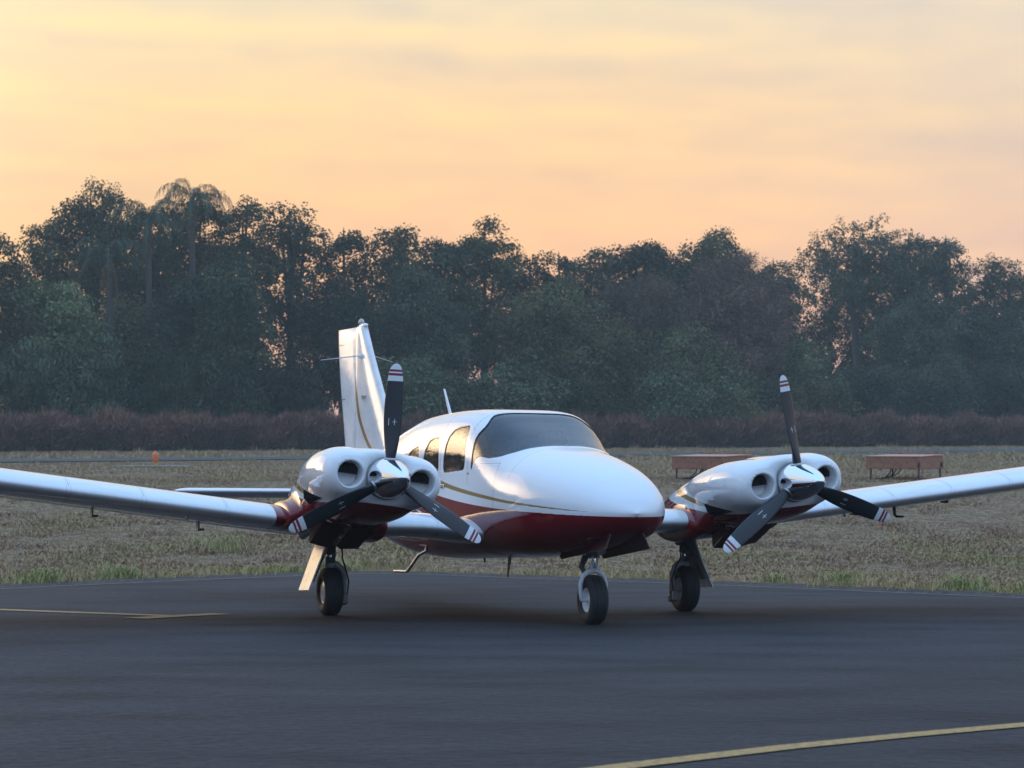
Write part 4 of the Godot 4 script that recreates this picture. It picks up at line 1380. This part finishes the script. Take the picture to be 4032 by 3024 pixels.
	for s in [-1.0, 1.0]:
		put(tube([Vector3(0, 2.633, -4.88), Vector3(s * 0.09, 2.64, -4.94), Vector3(s * 0.42, 2.605, -5.32)], [0.012, 0.007, 0.005], 6), "rod_antenna", M.metal, Fn)
		put(lathe([Vector2(0, 0.05), Vector2(0.02, 0.04), Vector2(0.03, 0.0), Vector2(0.0, -0.01)], 12), "antenna_boss", M.white, Fn).transform = Transform3D(Basis(Vector3.UP, s * PI / 2), Vector3(s * 0.05, 2.635, -4.93))
		var tm := TextMesh.new()
		var sf := SystemFont.new()
		sf.font_names = PackedStringArray(["Droid Sans"])
		sf.font_italic = true
		tm.font = sf
		tm.text = "Piper"
		tm.font_size = 40
		tm.pixel_size = 0.0018
		tm.depth = 0.004
		var tx := put(tm, "lettering", M.text, Fn)
		var right := Vector3(0, 0.08, -s).normalized() 
		if s < 0: right = Vector3(0, 0.08, 1).normalized()
		var out := Vector3(s, 0.02, 0.05).normalized()
		var up := out.cross(right).normalized()
		tx.transform = Transform3D(Basis(right, up, right.cross(up)), Vector3(s * 0.078, 2.17, -4.75))
	# all-moving tailplane, its rear edge hanging a little
	for s in [-1, 1]:
		var ss := [0.05, 0.3, 0.7, 1.1, 1.5, 1.8, 1.95, 2.02, 2.06, 2.085, 2.095]
		var mesh := surf(ss.size() - 1, 32, func(u: float, v: float) -> Vector3:
			var x: float = ss[int(round(u * (ss.size() - 1)))]
			var tk := sqrt(maxf(0.0, 1.0 - pow(clampf((x - 1.93) / 0.166, 0, 1), 2.0)))
			var f := foil(v, 0.115 * (0.1 + 0.9 * tk), 0.0)
			var p := Vector2(-f.x * 0.86, f.y * 0.86).rotated(deg_to_rad(4.5))
			return Vector3(s * x, 1.125 + p.y, -4.98 - 0.16 * (1.0 - tk) + p.x), false, true, 1)
		put(mesh, "tailplane", M.white, A)

# ---- engine nacelles
const NZ := [-3.0, -2.6, -2.2, -1.8, -1.4, -1.0, -0.6, -0.3, -0.12, 0.1]
const N_A := [0.06, 0.17, 0.26, 0.33, 0.37, 0.40, 0.41, 0.38, 0.31, 0.28]
const N_T := [-0.22, -0.12, 0.0, 0.08, 0.15, 0.20, 0.235, 0.235, 0.205, 0.19]
const N_B := [-0.30, -0.32, -0.36, -0.39, -0.40, -0.39, -0.35, -0.29, -0.22, -0.19]
const CZ := [-1.7, -1.4, -1.0, -0.7, -0.4, -0.25, -0.16, -0.115, -0.09, 0.1]
const C_R := [-0.02, 0.09, 0.165, 0.20, 0.210, 0.200, 0.178, 0.152, 0.128, 0.10]
var slab := {}

func nacelle_slab(z: float):
	slab.a = pc(PackedFloat32Array(NZ), PackedFloat32Array(N_A), z)
	slab.t = pc(PackedFloat32Array(NZ), PackedFloat32Array(N_T), z)
	slab.b = pc(PackedFloat32Array(NZ), PackedFloat32Array(N_B), z)
	slab.c = pc(PackedFloat32Array(CZ), PackedFloat32Array(C_R), z)
	slab.cy = lerpf(0.0, 0.012, smoothstep(-0.1, -0.5, z))

func smin(a: float, b: float, k: float) -> float:
	var h := maxf(k - absf(a - b), 0.0) / k
	return minf(a, b) - h * h * k * 0.25

func nacelle_d(x: float, y: float, z: float, a: float, t: float, b: float, c: float, cy: float) -> float:
	x = absf(x)
	var my := (t + b) * 0.5
	var hy := (t - b) * 0.5
	var q := pow(pow(x / a, 2.5) + pow(absf(y - my) / hy, 2.5), 0.4)
	var d := (q - 1.0) * minf(a, hy)
	d = -smin(-d, -(z + 0.125), 0.05)
	var cx := x - 0.30
	var yy := y - cy
	var e0 := sqrt(cx * cx + y * y)
	var e := sqrt(cx * cx + yy * yy)
	var dc := e - c
	dc = -smin(-dc, -(z + 0.085), 0.03)
	d = smin(d, dc, 0.055)
	if z < -1.1:
		# fairing over the front of the wing
		var fe := (sqrt(pow((z + 1.80) / 0.46, 2.0) + pow((y + 0.365) / 0.128, 2.0)) - 1.0) * 0.128
		fe = -smin(-fe, -(x - 0.45), 0.05)
		d = smin(d, fe, 0.12)
	if z > -0.45:
		var bore := maxf(e0 - (0.102 - 0.06 * (-z - 0.1)), -z - 0.25)
		d = -smin(-d, bore, 0.018)
	return d

func nacelle_mesh() -> ArrayMesh:
	var h := 0.018
	var nx := 42          # half the width, mirrored
	var ny := 52
	var nz := 172
	var y0 := -0.56
	var z0 := -3.06
	var val := PackedFloat32Array()
	val.resize(nx * ny * nz)
	for k in nz:
		var z := z0 + k * h
		nacelle_slab(z)
		var a: float = slab.a
		var t: float = slab.t
		var b: float = slab.b
		var c: float = slab.c
		var cy: float = slab.cy
		for j in ny:
			for i in nx:
				val[(k * ny + j) * nx + i] = nacelle_d((i - 0.5) * h, y0 + j * h, z, a, t, b, c, cy)
	var idx := {}
	var P := PackedVector3Array()
	var N := PackedVector3Array()
	var E := [[0, 1], [2, 3], [4, 5], [6, 7], [0, 2], [1, 3], [4, 6], [5, 7], [0, 4], [1, 5], [2, 6], [3, 7]]
	for k in nz - 1:
		for j in ny - 1:
			for i in nx - 1:
				var o := (k * ny + j) * nx + i
				var v := [val[o], val[o + 1], val[o + nx], val[o + nx + 1], val[o + nx * ny], val[o + nx * ny + 1], val[o + nx * ny + nx], val[o + nx * ny + nx + 1]]
				var neg := 0
				for q in 8:
					if v[q] < 0.0: neg += 1
				if neg == 0 or neg == 8: continue
				var s := Vector3.ZERO
				var n := 0
				for e in E:
					var va: float = v[e[0]]
					var vb: float = v[e[1]]
					if (va < 0.0) != (vb < 0.0):
						var f := va / (va - vb)
						s += Vector3(e[0] & 1, (e[0] >> 1) & 1, e[0] >> 2).lerp(Vector3(e[1] & 1, (e[1] >> 1) & 1, e[1] >> 2), f)
						n += 1
				s /= n
				var p := Vector3((i - 0.5 + s.x) * h, y0 + (j + s.y) * h, z0 + (k + s.z) * h)
				if i == 0: p.x = 0.0
				# move onto the surface and take the slope there
				var g := Vector3.ZERO
				var d0 := 0.0
				for step in 2:
					var e := 0.003
					nacelle_slab(p.z)
					d0 = nacelle_d(p.x, p.y, p.z, slab.a, slab.t, slab.b, slab.c, slab.cy)
					g.x = nacelle_d(p.x + e, p.y, p.z, slab.a, slab.t, slab.b, slab.c, slab.cy) - nacelle_d(p.x - e, p.y, p.z, slab.a, slab.t, slab.b, slab.c, slab.cy)
					g.y = nacelle_d(p.x, p.y + e, p.z, slab.a, slab.t, slab.b, slab.c, slab.cy) - nacelle_d(p.x, p.y - e, p.z, slab.a, slab.t, slab.b, slab.c, slab.cy)
					nacelle_slab(p.z + e)
					var dz1 := nacelle_d(p.x, p.y, p.z + e, slab.a, slab.t, slab.b, slab.c, slab.cy)
					nacelle_slab(p.z - e)
					g.z = dz1 - nacelle_d(p.x, p.y, p.z - e, slab.a, slab.t, slab.b, slab.c, slab.cy)
					g /= 2.0 * e
					if step == 0:
						var mv := -g * (d0 / maxf(g.length_squared(), 0.2))
						p += mv.limit_length(h * 0.5)
						if i == 0: p.x = 0.0
				if i == 0: g.x = 0.0
				idx[o] = P.size()
				P.append(p)
				N.append(g.normalized())
	var half := P.size()
	var I := PackedInt32Array()
	var quad := func(a: int, b: int, c: int, d: int):
		var n: Vector3 = N[a] + N[b] + N[c] + N[d]
		var fl := (P[b] - P[a]).cross(P[c] - P[a]).dot(n) + (P[c] - P[a]).cross(P[d] - P[a]).dot(n) > 0
		if fl: I.append_array([a, c, b, a, d, c])
		else: I.append_array([a, b, c, a, c, d])
	for k in range(1, nz - 1):
		for j in range(1, ny - 1):
			for i in range(0, nx - 1):
				var o := (k * ny + j) * nx + i
				var here := val[o] < 0.0
				if (val[o + 1] < 0.0) != here and idx.has(o) and idx.has(o - nx) and idx.has(o - nx * ny) and idx.has(o - nx - nx * ny):
					quad.call(idx[o], idx[o - nx], idx[o - nx - nx * ny], idx[o - nx * ny])
				if i > 0:
					if (val[o + nx] < 0.0) != here and idx.has(o) and idx.has(o - 1) and idx.has(o - nx * ny) and idx.has(o - 1 - nx * ny):
						quad.call(idx[o], idx[o - 1], idx[o - 1 - nx * ny], idx[o - nx * ny])
					if (val[o + nx * ny] < 0.0) != here and idx.has(o) and idx.has(o - 1) and idx.has(o - nx) and idx.has(o - 1 - nx):
						quad.call(idx[o], idx[o - 1], idx[o - 1 - nx], idx[o - nx])
	for k in half:
		P.append(P[k] * Vector3(-1, 1, 1))
		N.append(N[k] * Vector3(-1, 1, 1))
	var tris := I.size()
	for k in range(0, tris, 3):
		I.append_array([I[k] + half, I[k + 2] + half, I[k + 1] + half])
	var UV := PackedVector2Array()
	for p in P: UV.append(Vector2((p.z + 3.1) / 3.2, (0.5 - p.y) / 1.1))
	return arr_mesh(P, N, I, UV)

func nacelle_image() -> Image:
	var W := 1024
	var H := 512
	var im := Image.create_empty(W, H, false, Image.FORMAT_RGBA8)
	im.fill(l2s(0.78, 0.78, 0.78))
	var red := l2s(0.18, 0.008, 0.014)
	var gold := l2s(0.30, 0.19, 0.06)
	var seam := l2s(0.45, 0.45, 0.46)
	var py := func(y: float) -> int: return int(round((0.5 - y) / 1.1 * H))
	for i in W:
		var z := (i + 0.5) / W * 3.2 - 3.1
		var yr := curve_of([[-3.0, -0.02], [-2.4, -0.10], [-2.04, -0.143], [-1.5, -0.188], [-0.94, -0.232], [-0.5, -0.238], [-0.2, -0.215], [0.0, -0.205]], z)
		im.fill_rect(Rect2i(i, py.call(yr), 1, H), red)
		if z < -0.62:
			var yg := curve_of([[-3.0, 0.14], [-2.6, 0.08], [-2.2, 0.01], [-1.72, -0.07], [-1.3, -0.132], [-0.95, -0.17], [-0.6, -0.205]], z)
			var gw := 0.022 * smoothstep(-0.6, -1.3, z)
			im.fill_rect(Rect2i(i, py.call(yg + gw), 1, maxi(1, py.call(yg - gw) - py.call(yg + gw))), gold)
	# cowl split line with its fasteners, and the seam behind the cowl
	var px := func(z: float) -> int: return int((z + 3.1) / 3.2 * W)
	for i in range(px.call(-1.55), px.call(-0.5)):
		var z := (i + 0.5) / W * 3.2 - 3.1
		var j: int = py.call(0.02 - (z + 1.0) * 0.03)
		im.set_pixel(i, j, seam)
		if i % 36 < 2: im.fill_rect(Rect2i(i, j - 3, 1, 2), l2s(0.12, 0.12, 0.12))
	im.fill_rect(Rect2i(px.call(-1.55), py.call(0.3), 1, py.call(-0.17) - py.call(0.3)), seam)
	for z in [-0.46, -0.42]:
		for y in [0.03, 0.0]: im.fill_rect(Rect2i(px.call(z), py.call(y), 3, 3), l2s(0.1, 0.1, 0.1))
	im.fill_rect(Rect2i(px.call(-0.5), py.call(-0.16), 4, 5), l2s(0.05, 0.05, 0.05))
	return im

func blade_material(k: int) -> StandardMaterial3D:
	var W := 1024        # along the blade, 0.1 to 0.915 m
	var H := 256         # round it; the upper half of the image is the front face
	var im := Image.create_empty(W, H, false, Image.FORMAT_RGBA8)
	im.fill(l2s(0.016, 0.018, 0.022))
	var r := RandomNumberGenerator.new()
	r.seed = 5 + k
	var px := func(m: float) -> int: return int((m - 0.1) / 0.815 * W)
	im.fill_rect(Rect2i(px.call(0.775), 0, W, H), l2s(0.70, 0.71, 0.72))
	for s in [[0.818, 0.838], [0.850, 0.868]]:
		for j in H:
			var worn := 0
			if k == 1 or j < 40: worn = r.randi_range(-4, 5)
			im.fill_rect(Rect2i(px.call(s[0]) + worn, j, px.call(s[1]) - px.call(s[0]), 1), l2s(0.20, 0.012, 0.02))
	var ink := l2s(0.62, 0.64, 0.66)
	var x0: int = px.call(0.42)
	var x1: int = px.call(0.475)
	im.fill_rect(Rect2i(x0, 80, x1 - x0, 3), ink)
	im.fill_rect(Rect2i(x0 + 4, 54, x1 - x0 - 8, 3), ink)
	im.fill_rect(Rect2i(int((x0 + x1) * 0.5), 44, 4, 22), ink)
	for n in 220:      # scratches and specks
		var c := l2s(0.05, 0.05, 0.055)
		im.fill_rect(Rect2i(r.randi() % W, r.randi() % H, r.randi_range(1, 5), 1), c)
	var m := mat("blade paint", Color(1, 1, 1), 0.38)
	m.albedo_texture = ImageTexture.create_from_image(im)
	return m

func blade_mesh(sgn: float) -> ArrayMesh:
	var rs := PackedFloat32Array([0.10, 0.16, 0.22, 0.30, 0.40, 0.50, 0.60, 0.70, 0.78, 0.83, 0.865, 0.89, 0.905, 0.912, 0.915])
	var lead := PackedFloat32Array([0.036, 0.04, 0.05, 0.06, 0.066, 0.068, 0.067, 0.063, 0.057, 0.051, 0.044, 0.034, 0.022, 0.012, 0.0])
	var trail := PackedFloat32Array([0.036, 0.04, 0.055, 0.068, 0.078, 0.082, 0.080, 0.074, 0.066, 0.060, 0.052, 0.040, 0.026, 0.014, 0.0])
	var thick := PackedFloat32Array([0.034, 0.036, 0.032, 0.024, 0.018, 0.014, 0.011, 0.009, 0.0075, 0.0065, 0.006, 0.005, 0.004, 0.003, 0.0])
	var beta := PackedFloat32Array([55, 52, 47, 41, 35, 31, 27, 24, 22, 21, 20, 19.5, 19, 19, 19])
	return surf(60, 24, func(u: float, v: float) -> Vector3:
		var r := lerpf(0.10, 0.915, 1.0 - pow(1.0 - u, 1.35))
		var b := deg_to_rad(pc(rs, beta, r)) * sgn
		var a := v * TAU
		var c := cos(a)
		var x := (pc(rs, lead, r) if c > 0 else pc(rs, trail, r)) * c * sgn
		var z := sin(a) * pc(rs, thick, r) * (1.0 - 0.35 * c)
		return Vector3(x * cos(b) - z * sin(b) , r, x * sin(b) + z * cos(b)), false, true, 1, func(p: Vector3, _u: float, v: float): return Vector2((p.y - 0.1) / 0.815, v))

func engine(A: Node3D, sd: int, cowl: ArrayMesh, cowl_mat: Material, blade_mats: Array):
	var hub := Vector3(1.807 * sd, 1.186, 2.185)
	var roll := Basis(Vector3(0, 0, 1), deg_to_rad(7.0) * sd)
	var N := put(cowl, "engine_nacelle", cowl_mat, A)
	N.transform = Transform3D(roll, hub)
	for s in [-1.0, 1.0]:
		# engine cooling fins in the upper half of each inlet
		var fins := []
		fins.append(block(Vector3(0.17, 0.085, 0.02), 0.004, Transform3D(Basis(), Vector3(s * 0.30, 0.046, -0.20))))
		for k in 6:
			fins.append(block(Vector3(0.004, 0.08, 0.03), 0.001, Transform3D(Basis(), Vector3(s * 0.30 - 0.05 + k * 0.02, 0.046, -0.185))))
		put(join(fins), "engine_baffle", M.hot, N)
		# flared outlet low on the side of the cowl
		put(plate([Vector3(s * 0.40, -0.205, -0.55), Vector3(s * 0.392, -0.195, -0.85), Vector3(s * 0.415, -0.14, -1.09), Vector3(s * 0.41, -0.215, -1.05), Vector3(s * 0.38, -0.255, -0.97), Vector3(s * 0.38, -0.225, -0.82)], Vector3(-s * 0.02, 0, 0)), "side_outlet", M.soot, N)
		# open cowl flaps
		put(plate([Vector3(s * 0.02, -0.40, -1.02), Vector3(s * 0.225, -0.39, -1.02), Vector3(s * 0.215, -0.565, -1.44), Vector3(s * 0.06, -0.585, -1.46), Vector3(s * 0.02, -0.56, -1.44)], Vector3(0, 0.012, 0.004)), "cowl_flap", M.dark_red, N)
		put(plate([Vector3(s * 0.224, -0.38, -1.02), Vector3(s * 0.224, -0.38, -1.40), Vector3(s * 0.215, -0.55, -1.44)], Vector3(s * 0.008, 0, 0)), "cowl_flap_side", M.dark_red, N)
	put(lathe([Vector2(0, 0.02), Vector2(0.02, 0.014), Vector2(0.03, 0.0), Vector2(0, -0.004)], 12), "oil_door_latch", M.chrome, N).transform = Transform3D(Basis(Vector3.UP, -PI / 2) , Vector3(-0.43, -0.03, -1.0))
	# exhaust pipe under the nacelle
	put(tube([Vector3(0.2 * sd, -0.33, -1.2), Vector3(0.2 * sd, -0.44, -1.45), Vector3(0.2 * sd, -0.50, -1.75)], [0.04, 0.04, 0.04], 10), "exhaust_pipe", M.dirty, N)
	# propeller
	var P := base("propeller", hub, A)
	P.rotation.z = 0.0
	put(lathe([Vector2(0, 0.415), Vector2(0.012, 0.413), Vector2(0.026, 0.404), Vector2(0.048, 0.375), Vector2(0.072, 0.33), Vector2(0.096, 0.27), Vector2(0.118, 0.20), Vector2(0.137, 0.125), Vector2(0.152, 0.05), Vector2(0.162, -0.02), Vector2(0.167, -0.085), Vector2(0.15, -0.09), Vector2(0, -0.09)], 64), "spinner", M.chrome, P)
	put(lathe([Vector2(0, -0.086), Vector2(0.166, -0.086), Vector2(0.171, -0.092), Vector2(0.171, -0.112), Vector2(0, -0.114)], 48), "spinner_backplate", M.dirty, P)
	for k in 9:
		var a := k / 9.0 * TAU + 0.3
		put(lathe([Vector2(0, 0.003), Vector2(0.005, 0.0), Vector2(0, -0.002)], 8), "screw", M.dirty, P).transform = Transform3D(Basis(Vector3(-sin(a), cos(a), 0), PI / 2), Vector3(cos(a) * 0.1655, sin(a) * 0.1655, -0.062))
	var mesh := blade_mesh(-float(sd))
	var start: float = [-0.058, 0.178][0 if sd < 0 else 1]
	for k in 3:
		var b := put(mesh, "blade", blade_mats[(k + (0 if sd < 0 else 1)) % 2], P)
		b.rotation.z = start + k * TAU / 3.0
		var cuff := put(lathe([Vector2(0.038, 0.0), Vector2(0.058, 0.0), Vector2(0.06, 0.006), Vector2(0.056, 0.012), Vector2(0.038, 0.012)], 20), "blade_collar", M.metal, P)
		cuff.transform = Transform3D(Basis(Vector3(0, 0, 1), start + k * TAU / 3.0) * Basis(Vector3.RIGHT, -PI / 2), Vector3(0, 0.148, 0).rotated(Vector3(0, 0, 1), start + k * TAU / 3.0))

# ---- landing gear
func tyre_mesh(r: float, half: float) -> ArrayMesh:      # about the x axis
	var prof := []
	for q in [[0.48, -0.72], [0.56, -0.92], [0.68, -1.0], [0.80, -0.97], [0.90, -0.84], [0.955, -0.66], [0.975, -0.52], [0.955, -0.49], [0.955, -0.43], [0.985, -0.40], [0.993, -0.2], [0.97, -0.17], [0.97, -0.08], [0.997, -0.05], [0.997, 0.05], [0.97, 0.08], [0.97, 0.17], [0.993, 0.2], [0.985, 0.40], [0.955, 0.43], [0.955, 0.49], [0.975, 0.52], [0.955, 0.66], [0.90, 0.84], [0.80, 0.97], [0.68, 1.0], [0.56, 0.92], [0.48, 0.72]]:
		prof.append(Vector2(q[0] * r, q[1] * half))
	var n := prof.size()
	return surf(n - 1, 48, func(u: float, v: float) -> Vector3:
		var p: Vector2 = prof[int(round(u * (n - 1)))]
		var a := v * TAU
		var y := cos(a) * p.x
		if y < -r * 0.965:      # the weight flattens it on the ground
			y = -r * 0.965
		return Vector3(p.y, y, sin(a) * p.x), false, true, 1)

func wheel_hub(r: float, half: float, spokes: bool) -> ArrayMesh:
	var l := lathe([Vector2(0, half * 0.55), Vector2(0.028, half * 0.55), Vector2(0.036, half * 0.35), Vector2(r * 0.36, half * 0.3), Vector2(r * 0.43, half * 0.62), Vector2(r * 0.49, half * 0.74), Vector2(r * 0.50, half * 0.6), Vector2(r * 0.47, 0), Vector2(r * 0.50, -half * 0.6), Vector2(r * 0.49, -half * 0.74), Vector2(r * 0.43, -half * 0.62), Vector2(r * 0.36, -half * 0.3), Vector2(0.036, -half * 0.35), Vector2(0.028, -half * 0.55), Vector2(0, -half * 0.55)], 32)
	var parts := [[l, Transform3D(Basis(Vector3.UP, PI / 2), Vector3.ZERO)]]
	if spokes:
		for k in 6:
			for s in [-1.0, 1.0]:
				var a := k / 6.0 * TAU
				parts.append([block(Vector3(0.01, 0.05, 0.016), 0.003), Transform3D(Basis(Vector3.RIGHT, a), Vector3(s * half * 0.36, cos(a) * 0.055, sin(a) * 0.055))])
	return join(parts)

func main_gear(A: Node3D, sd: int):
	var s := float(sd)
	var G := base("main_gear", Vector3(1.708 * s, 0, 0), A)
	var tyre := put(tyre_mesh(0.216, 0.084), "tyre", M.rubber, G)
	tyre.position = Vector3(0, 0.209, 0)
	put(wheel_hub(0.216, 0.084, false), "wheel_hub", M.gearwhite, G).position = Vector3(0, 0.209, 0)
	put(lathe([Vector2(0, 0.012), Vector2(0.05, 0.010), Vector2(0.088, 0.0), Vector2(0.09, -0.004), Vector2(0, -0.004)], 28), "hub_cap", M.gearwhite, G).transform = Transform3D(Basis(Vector3.UP, s * PI / 2), Vector3(s * 0.058, 0.209, 0))
	put(tube([Vector3(0, 0.86, 0), Vector3(0, 0.60, 0), Vector3(0, 0.545, 0)], [0.05, 0.05, 0.052], 14), "strut", M.dirty, G)
	put(tube([Vector3(0, 0.56, 0), Vector3(0, 0.43, 0)], [0.030, 0.030], 14), "piston", M.chrome, G)
	var i := -s         # inboard
	put(join([tube([Vector3(0, 0.515, -0.005), Vector3(0, 0.45, -0.005), Vector3(i * 0.035, 0.435, 0)], [0.042, 0.048, 0.05], 12), tube([Vector3(0, 0.455, 0), Vector3(i * 0.06, 0.445, 0), Vector3(i * 0.105, 0.41, 0), Vector3(i * 0.128, 0.35, 0), Vector3(i * 0.128, 0.27, 0), Vector3(i * 0.122, 0.20, 0)], [0.045, 0.044, 0.04, 0.036, 0.034, 0.03], 12, 0.7), tube([Vector3(i * 0.13, 0.209, 0), Vector3(0, 0.209, 0)], [0.026, 0.024], 10)]), "fork", M.steel, G)
	put(join([plate([Vector3(-0.03, 0.60, 0.05), Vector3(0.03, 0.60, 0.05), Vector3(0.015, 0.52, 0.13), Vector3(-0.015, 0.52, 0.13)], Vector3(0, 0.012, 0.008)), plate([Vector3(-0.015, 0.52, 0.13), Vector3(0.015, 0.52, 0.13), Vector3(0.03, 0.46, 0.04), Vector3(-0.03, 0.46, 0.04)], Vector3(0, 0.012, 0.008))]), "torque_link", M.dirty, G)
	put(join([lathe([Vector2(0, 0.006), Vector2(0.082, 0.006), Vector2(0.082, -0.006), Vector2(0, -0.006)], 24)]), "brake_disc", M.metal, G).transform = Transform3D(Basis(Vector3.UP, PI / 2), Vector3(i * 0.095, 0.209, 0))
	put(join([block(Vector3(0.06, 0.10, 0.06), 0.012, Transform3D(Basis(), Vector3(i * 0.118, 0.15, 0.055))), block(Vector3(0.05, 0.07, 0.05), 0.012, Transform3D(Basis(), Vector3(i * 0.13, 0.12, -0.03)))]), "brake_caliper", M.dirty, G)
	put(tube([Vector3(i * 0.03, 0.66, 0.06), Vector3(i * 0.085, 0.58, 0.09), Vector3(i * 0.085, 0.50, 0.10), Vector3(i * 0.12, 0.42, 0.075), Vector3(i * 0.155, 0.30, 0.06), Vector3(i * 0.14, 0.17, 0.06)], [0.008, 0.008, 0.008, 0.008, 0.008, 0.008], 6), "brake_hose", M.black, G)
	put(block(Vector3(0.16, 0.10, 0.14), 0.02, Transform3D(Basis(), Vector3(0, 0.66, 0))), "trunnion", M.dirty, G)
	# the leg's own door, hanging outboard
	var top: float = (1.775 if sd < 0 else 1.73) - 1.708
	var low: float = (1.938 if sd < 0 else 1.917) - 1.708
	put(plate([Vector3(s * top, 0.665, -0.18), Vector3(s * top, 0.665, 0.18), Vector3(s * (top + 0.06), 0.50, 0.18), Vector3(s * low, 0.226, 0.17), Vector3(s * low, 0.213, -0.18)], Vector3(s * 0.01, 0.004, 0)), "gear_door", M.doorwhite, G)
	put(plate([Vector3(s * top - s * 0.03, 0.65, -0.13), Vector3(s * top - s * 0.03, 0.65, 0.13), Vector3(s * low - s * 0.05, 0.30, 0.12), Vector3(s * low - s * 0.05, 0.30, -0.12)], Vector3(-s * 0.006, -0.002, 0)), "door_stiffener", M.dirty, G)
	put(tube([Vector3(s * 0.02, 0.56, 0.0), Vector3(s * (top + 0.05), 0.50, 0.0)], [0.012, 0.012], 6), "door_link", M.dirty, G)

func nose_gear(A: Node3D):
	var G := base("nose_gear", Vector3(-0.016, 0, 2.04), A)
	put(tyre_mesh(0.208, 0.078), "tyre", M.rubber, G).position = Vector3(0, 0.201, 0)
	put(wheel_hub(0.208, 0.078, true), "wheel_hub", M.gearwhite, G).position = Vector3(0, 0.201, 0)
	var fork := []
	for s in [-1.0, 1.0]:
		fork.append(tube([Vector3(0, 0.445, 0.01), Vector3(s * 0.05, 0.432, 0.01), Vector3(s * 0.092, 0.395, 0.01), Vector3(s * 0.112, 0.33, 0.008), Vector3(s * 0.108, 0.26, 0.0), Vector3(s * 0.098, 0.20, 0.0)], [0.024, 0.024, 0.02, 0.018, 0.017, 0.016], 12))
	fork.append(tube([Vector3(-0.11, 0.201, 0), Vector3(0.11, 0.201, 0)], [0.016, 0.016], 8))
	put(join(fork), "fork", M.gearwhite, G)
	put(tube([Vector3(0, 0.58, 0), Vector3(0, 0.44, 0)], [0.026, 0.026], 14), "piston", M.chrome, G)
	put(tube([Vector3(0, 0.85, -0.02), Vector3(0, 0.60, 0), Vector3(0, 0.545, 0)], [0.055, 0.055, 0.058], 14), "strut", M.dirty, G)
	put(join([tube([Vector3(0.02, 0.56, 0.055), Vector3(0.02, 0.45, 0.03)], [0.009, 0.009], 6), tube([Vector3(-0.025, 0.56, 0.055), Vector3(-0.025, 0.45, 0.03)], [0.009, 0.009], 6)]), "steering_rods", M.gearwhite, G)
	put(join([plate([Vector3(-0.07, 0.56, -0.05), Vector3(-0.01, 0.56, -0.05), Vector3(-0.02, 0.46, -0.16), Vector3(-0.06, 0.46, -0.16)], Vector3(0, 0.01, -0.01)), plate([Vector3(-0.06, 0.46, -0.16), Vector3(-0.02, 0.46, -0.16), Vector3(-0.01, 0.41, -0.05), Vector3(-0.07, 0.41, -0.05)], Vector3(0, 0.01, -0.01))]), "torque_link", M.dirty, G)
	put(lathe([Vector2(0, 0.014), Vector2(0.03, 0.011), Vector2(0.048, 0.0), Vector2(0.045, -0.03), Vector2(0, -0.04)], 18), "landing_light", M.lens, G).transform = Transform3D(Basis(), Vector3(0.035, 0.615, 0.09))
	for s in [-1.0, 1.0]:
		put(plate([Vector3(s * 0.135 + 0.016, 0.66, -0.30), Vector3(s * 0.135 + 0.016, 0.70, 0.30), Vector3(s * 0.135 + 0.016, 0.755, 0.70), Vector3(s * 0.185 + 0.016, 0.632, 0.72), Vector3(s * 0.185 + 0.016, 0.53, -0.27), Vector3(s * 0.185 + 0.016, 0.55, -0.30)], Vector3(s * 0.01, 0.002, 0)), "nose_gear_door", M.dark_red, G)
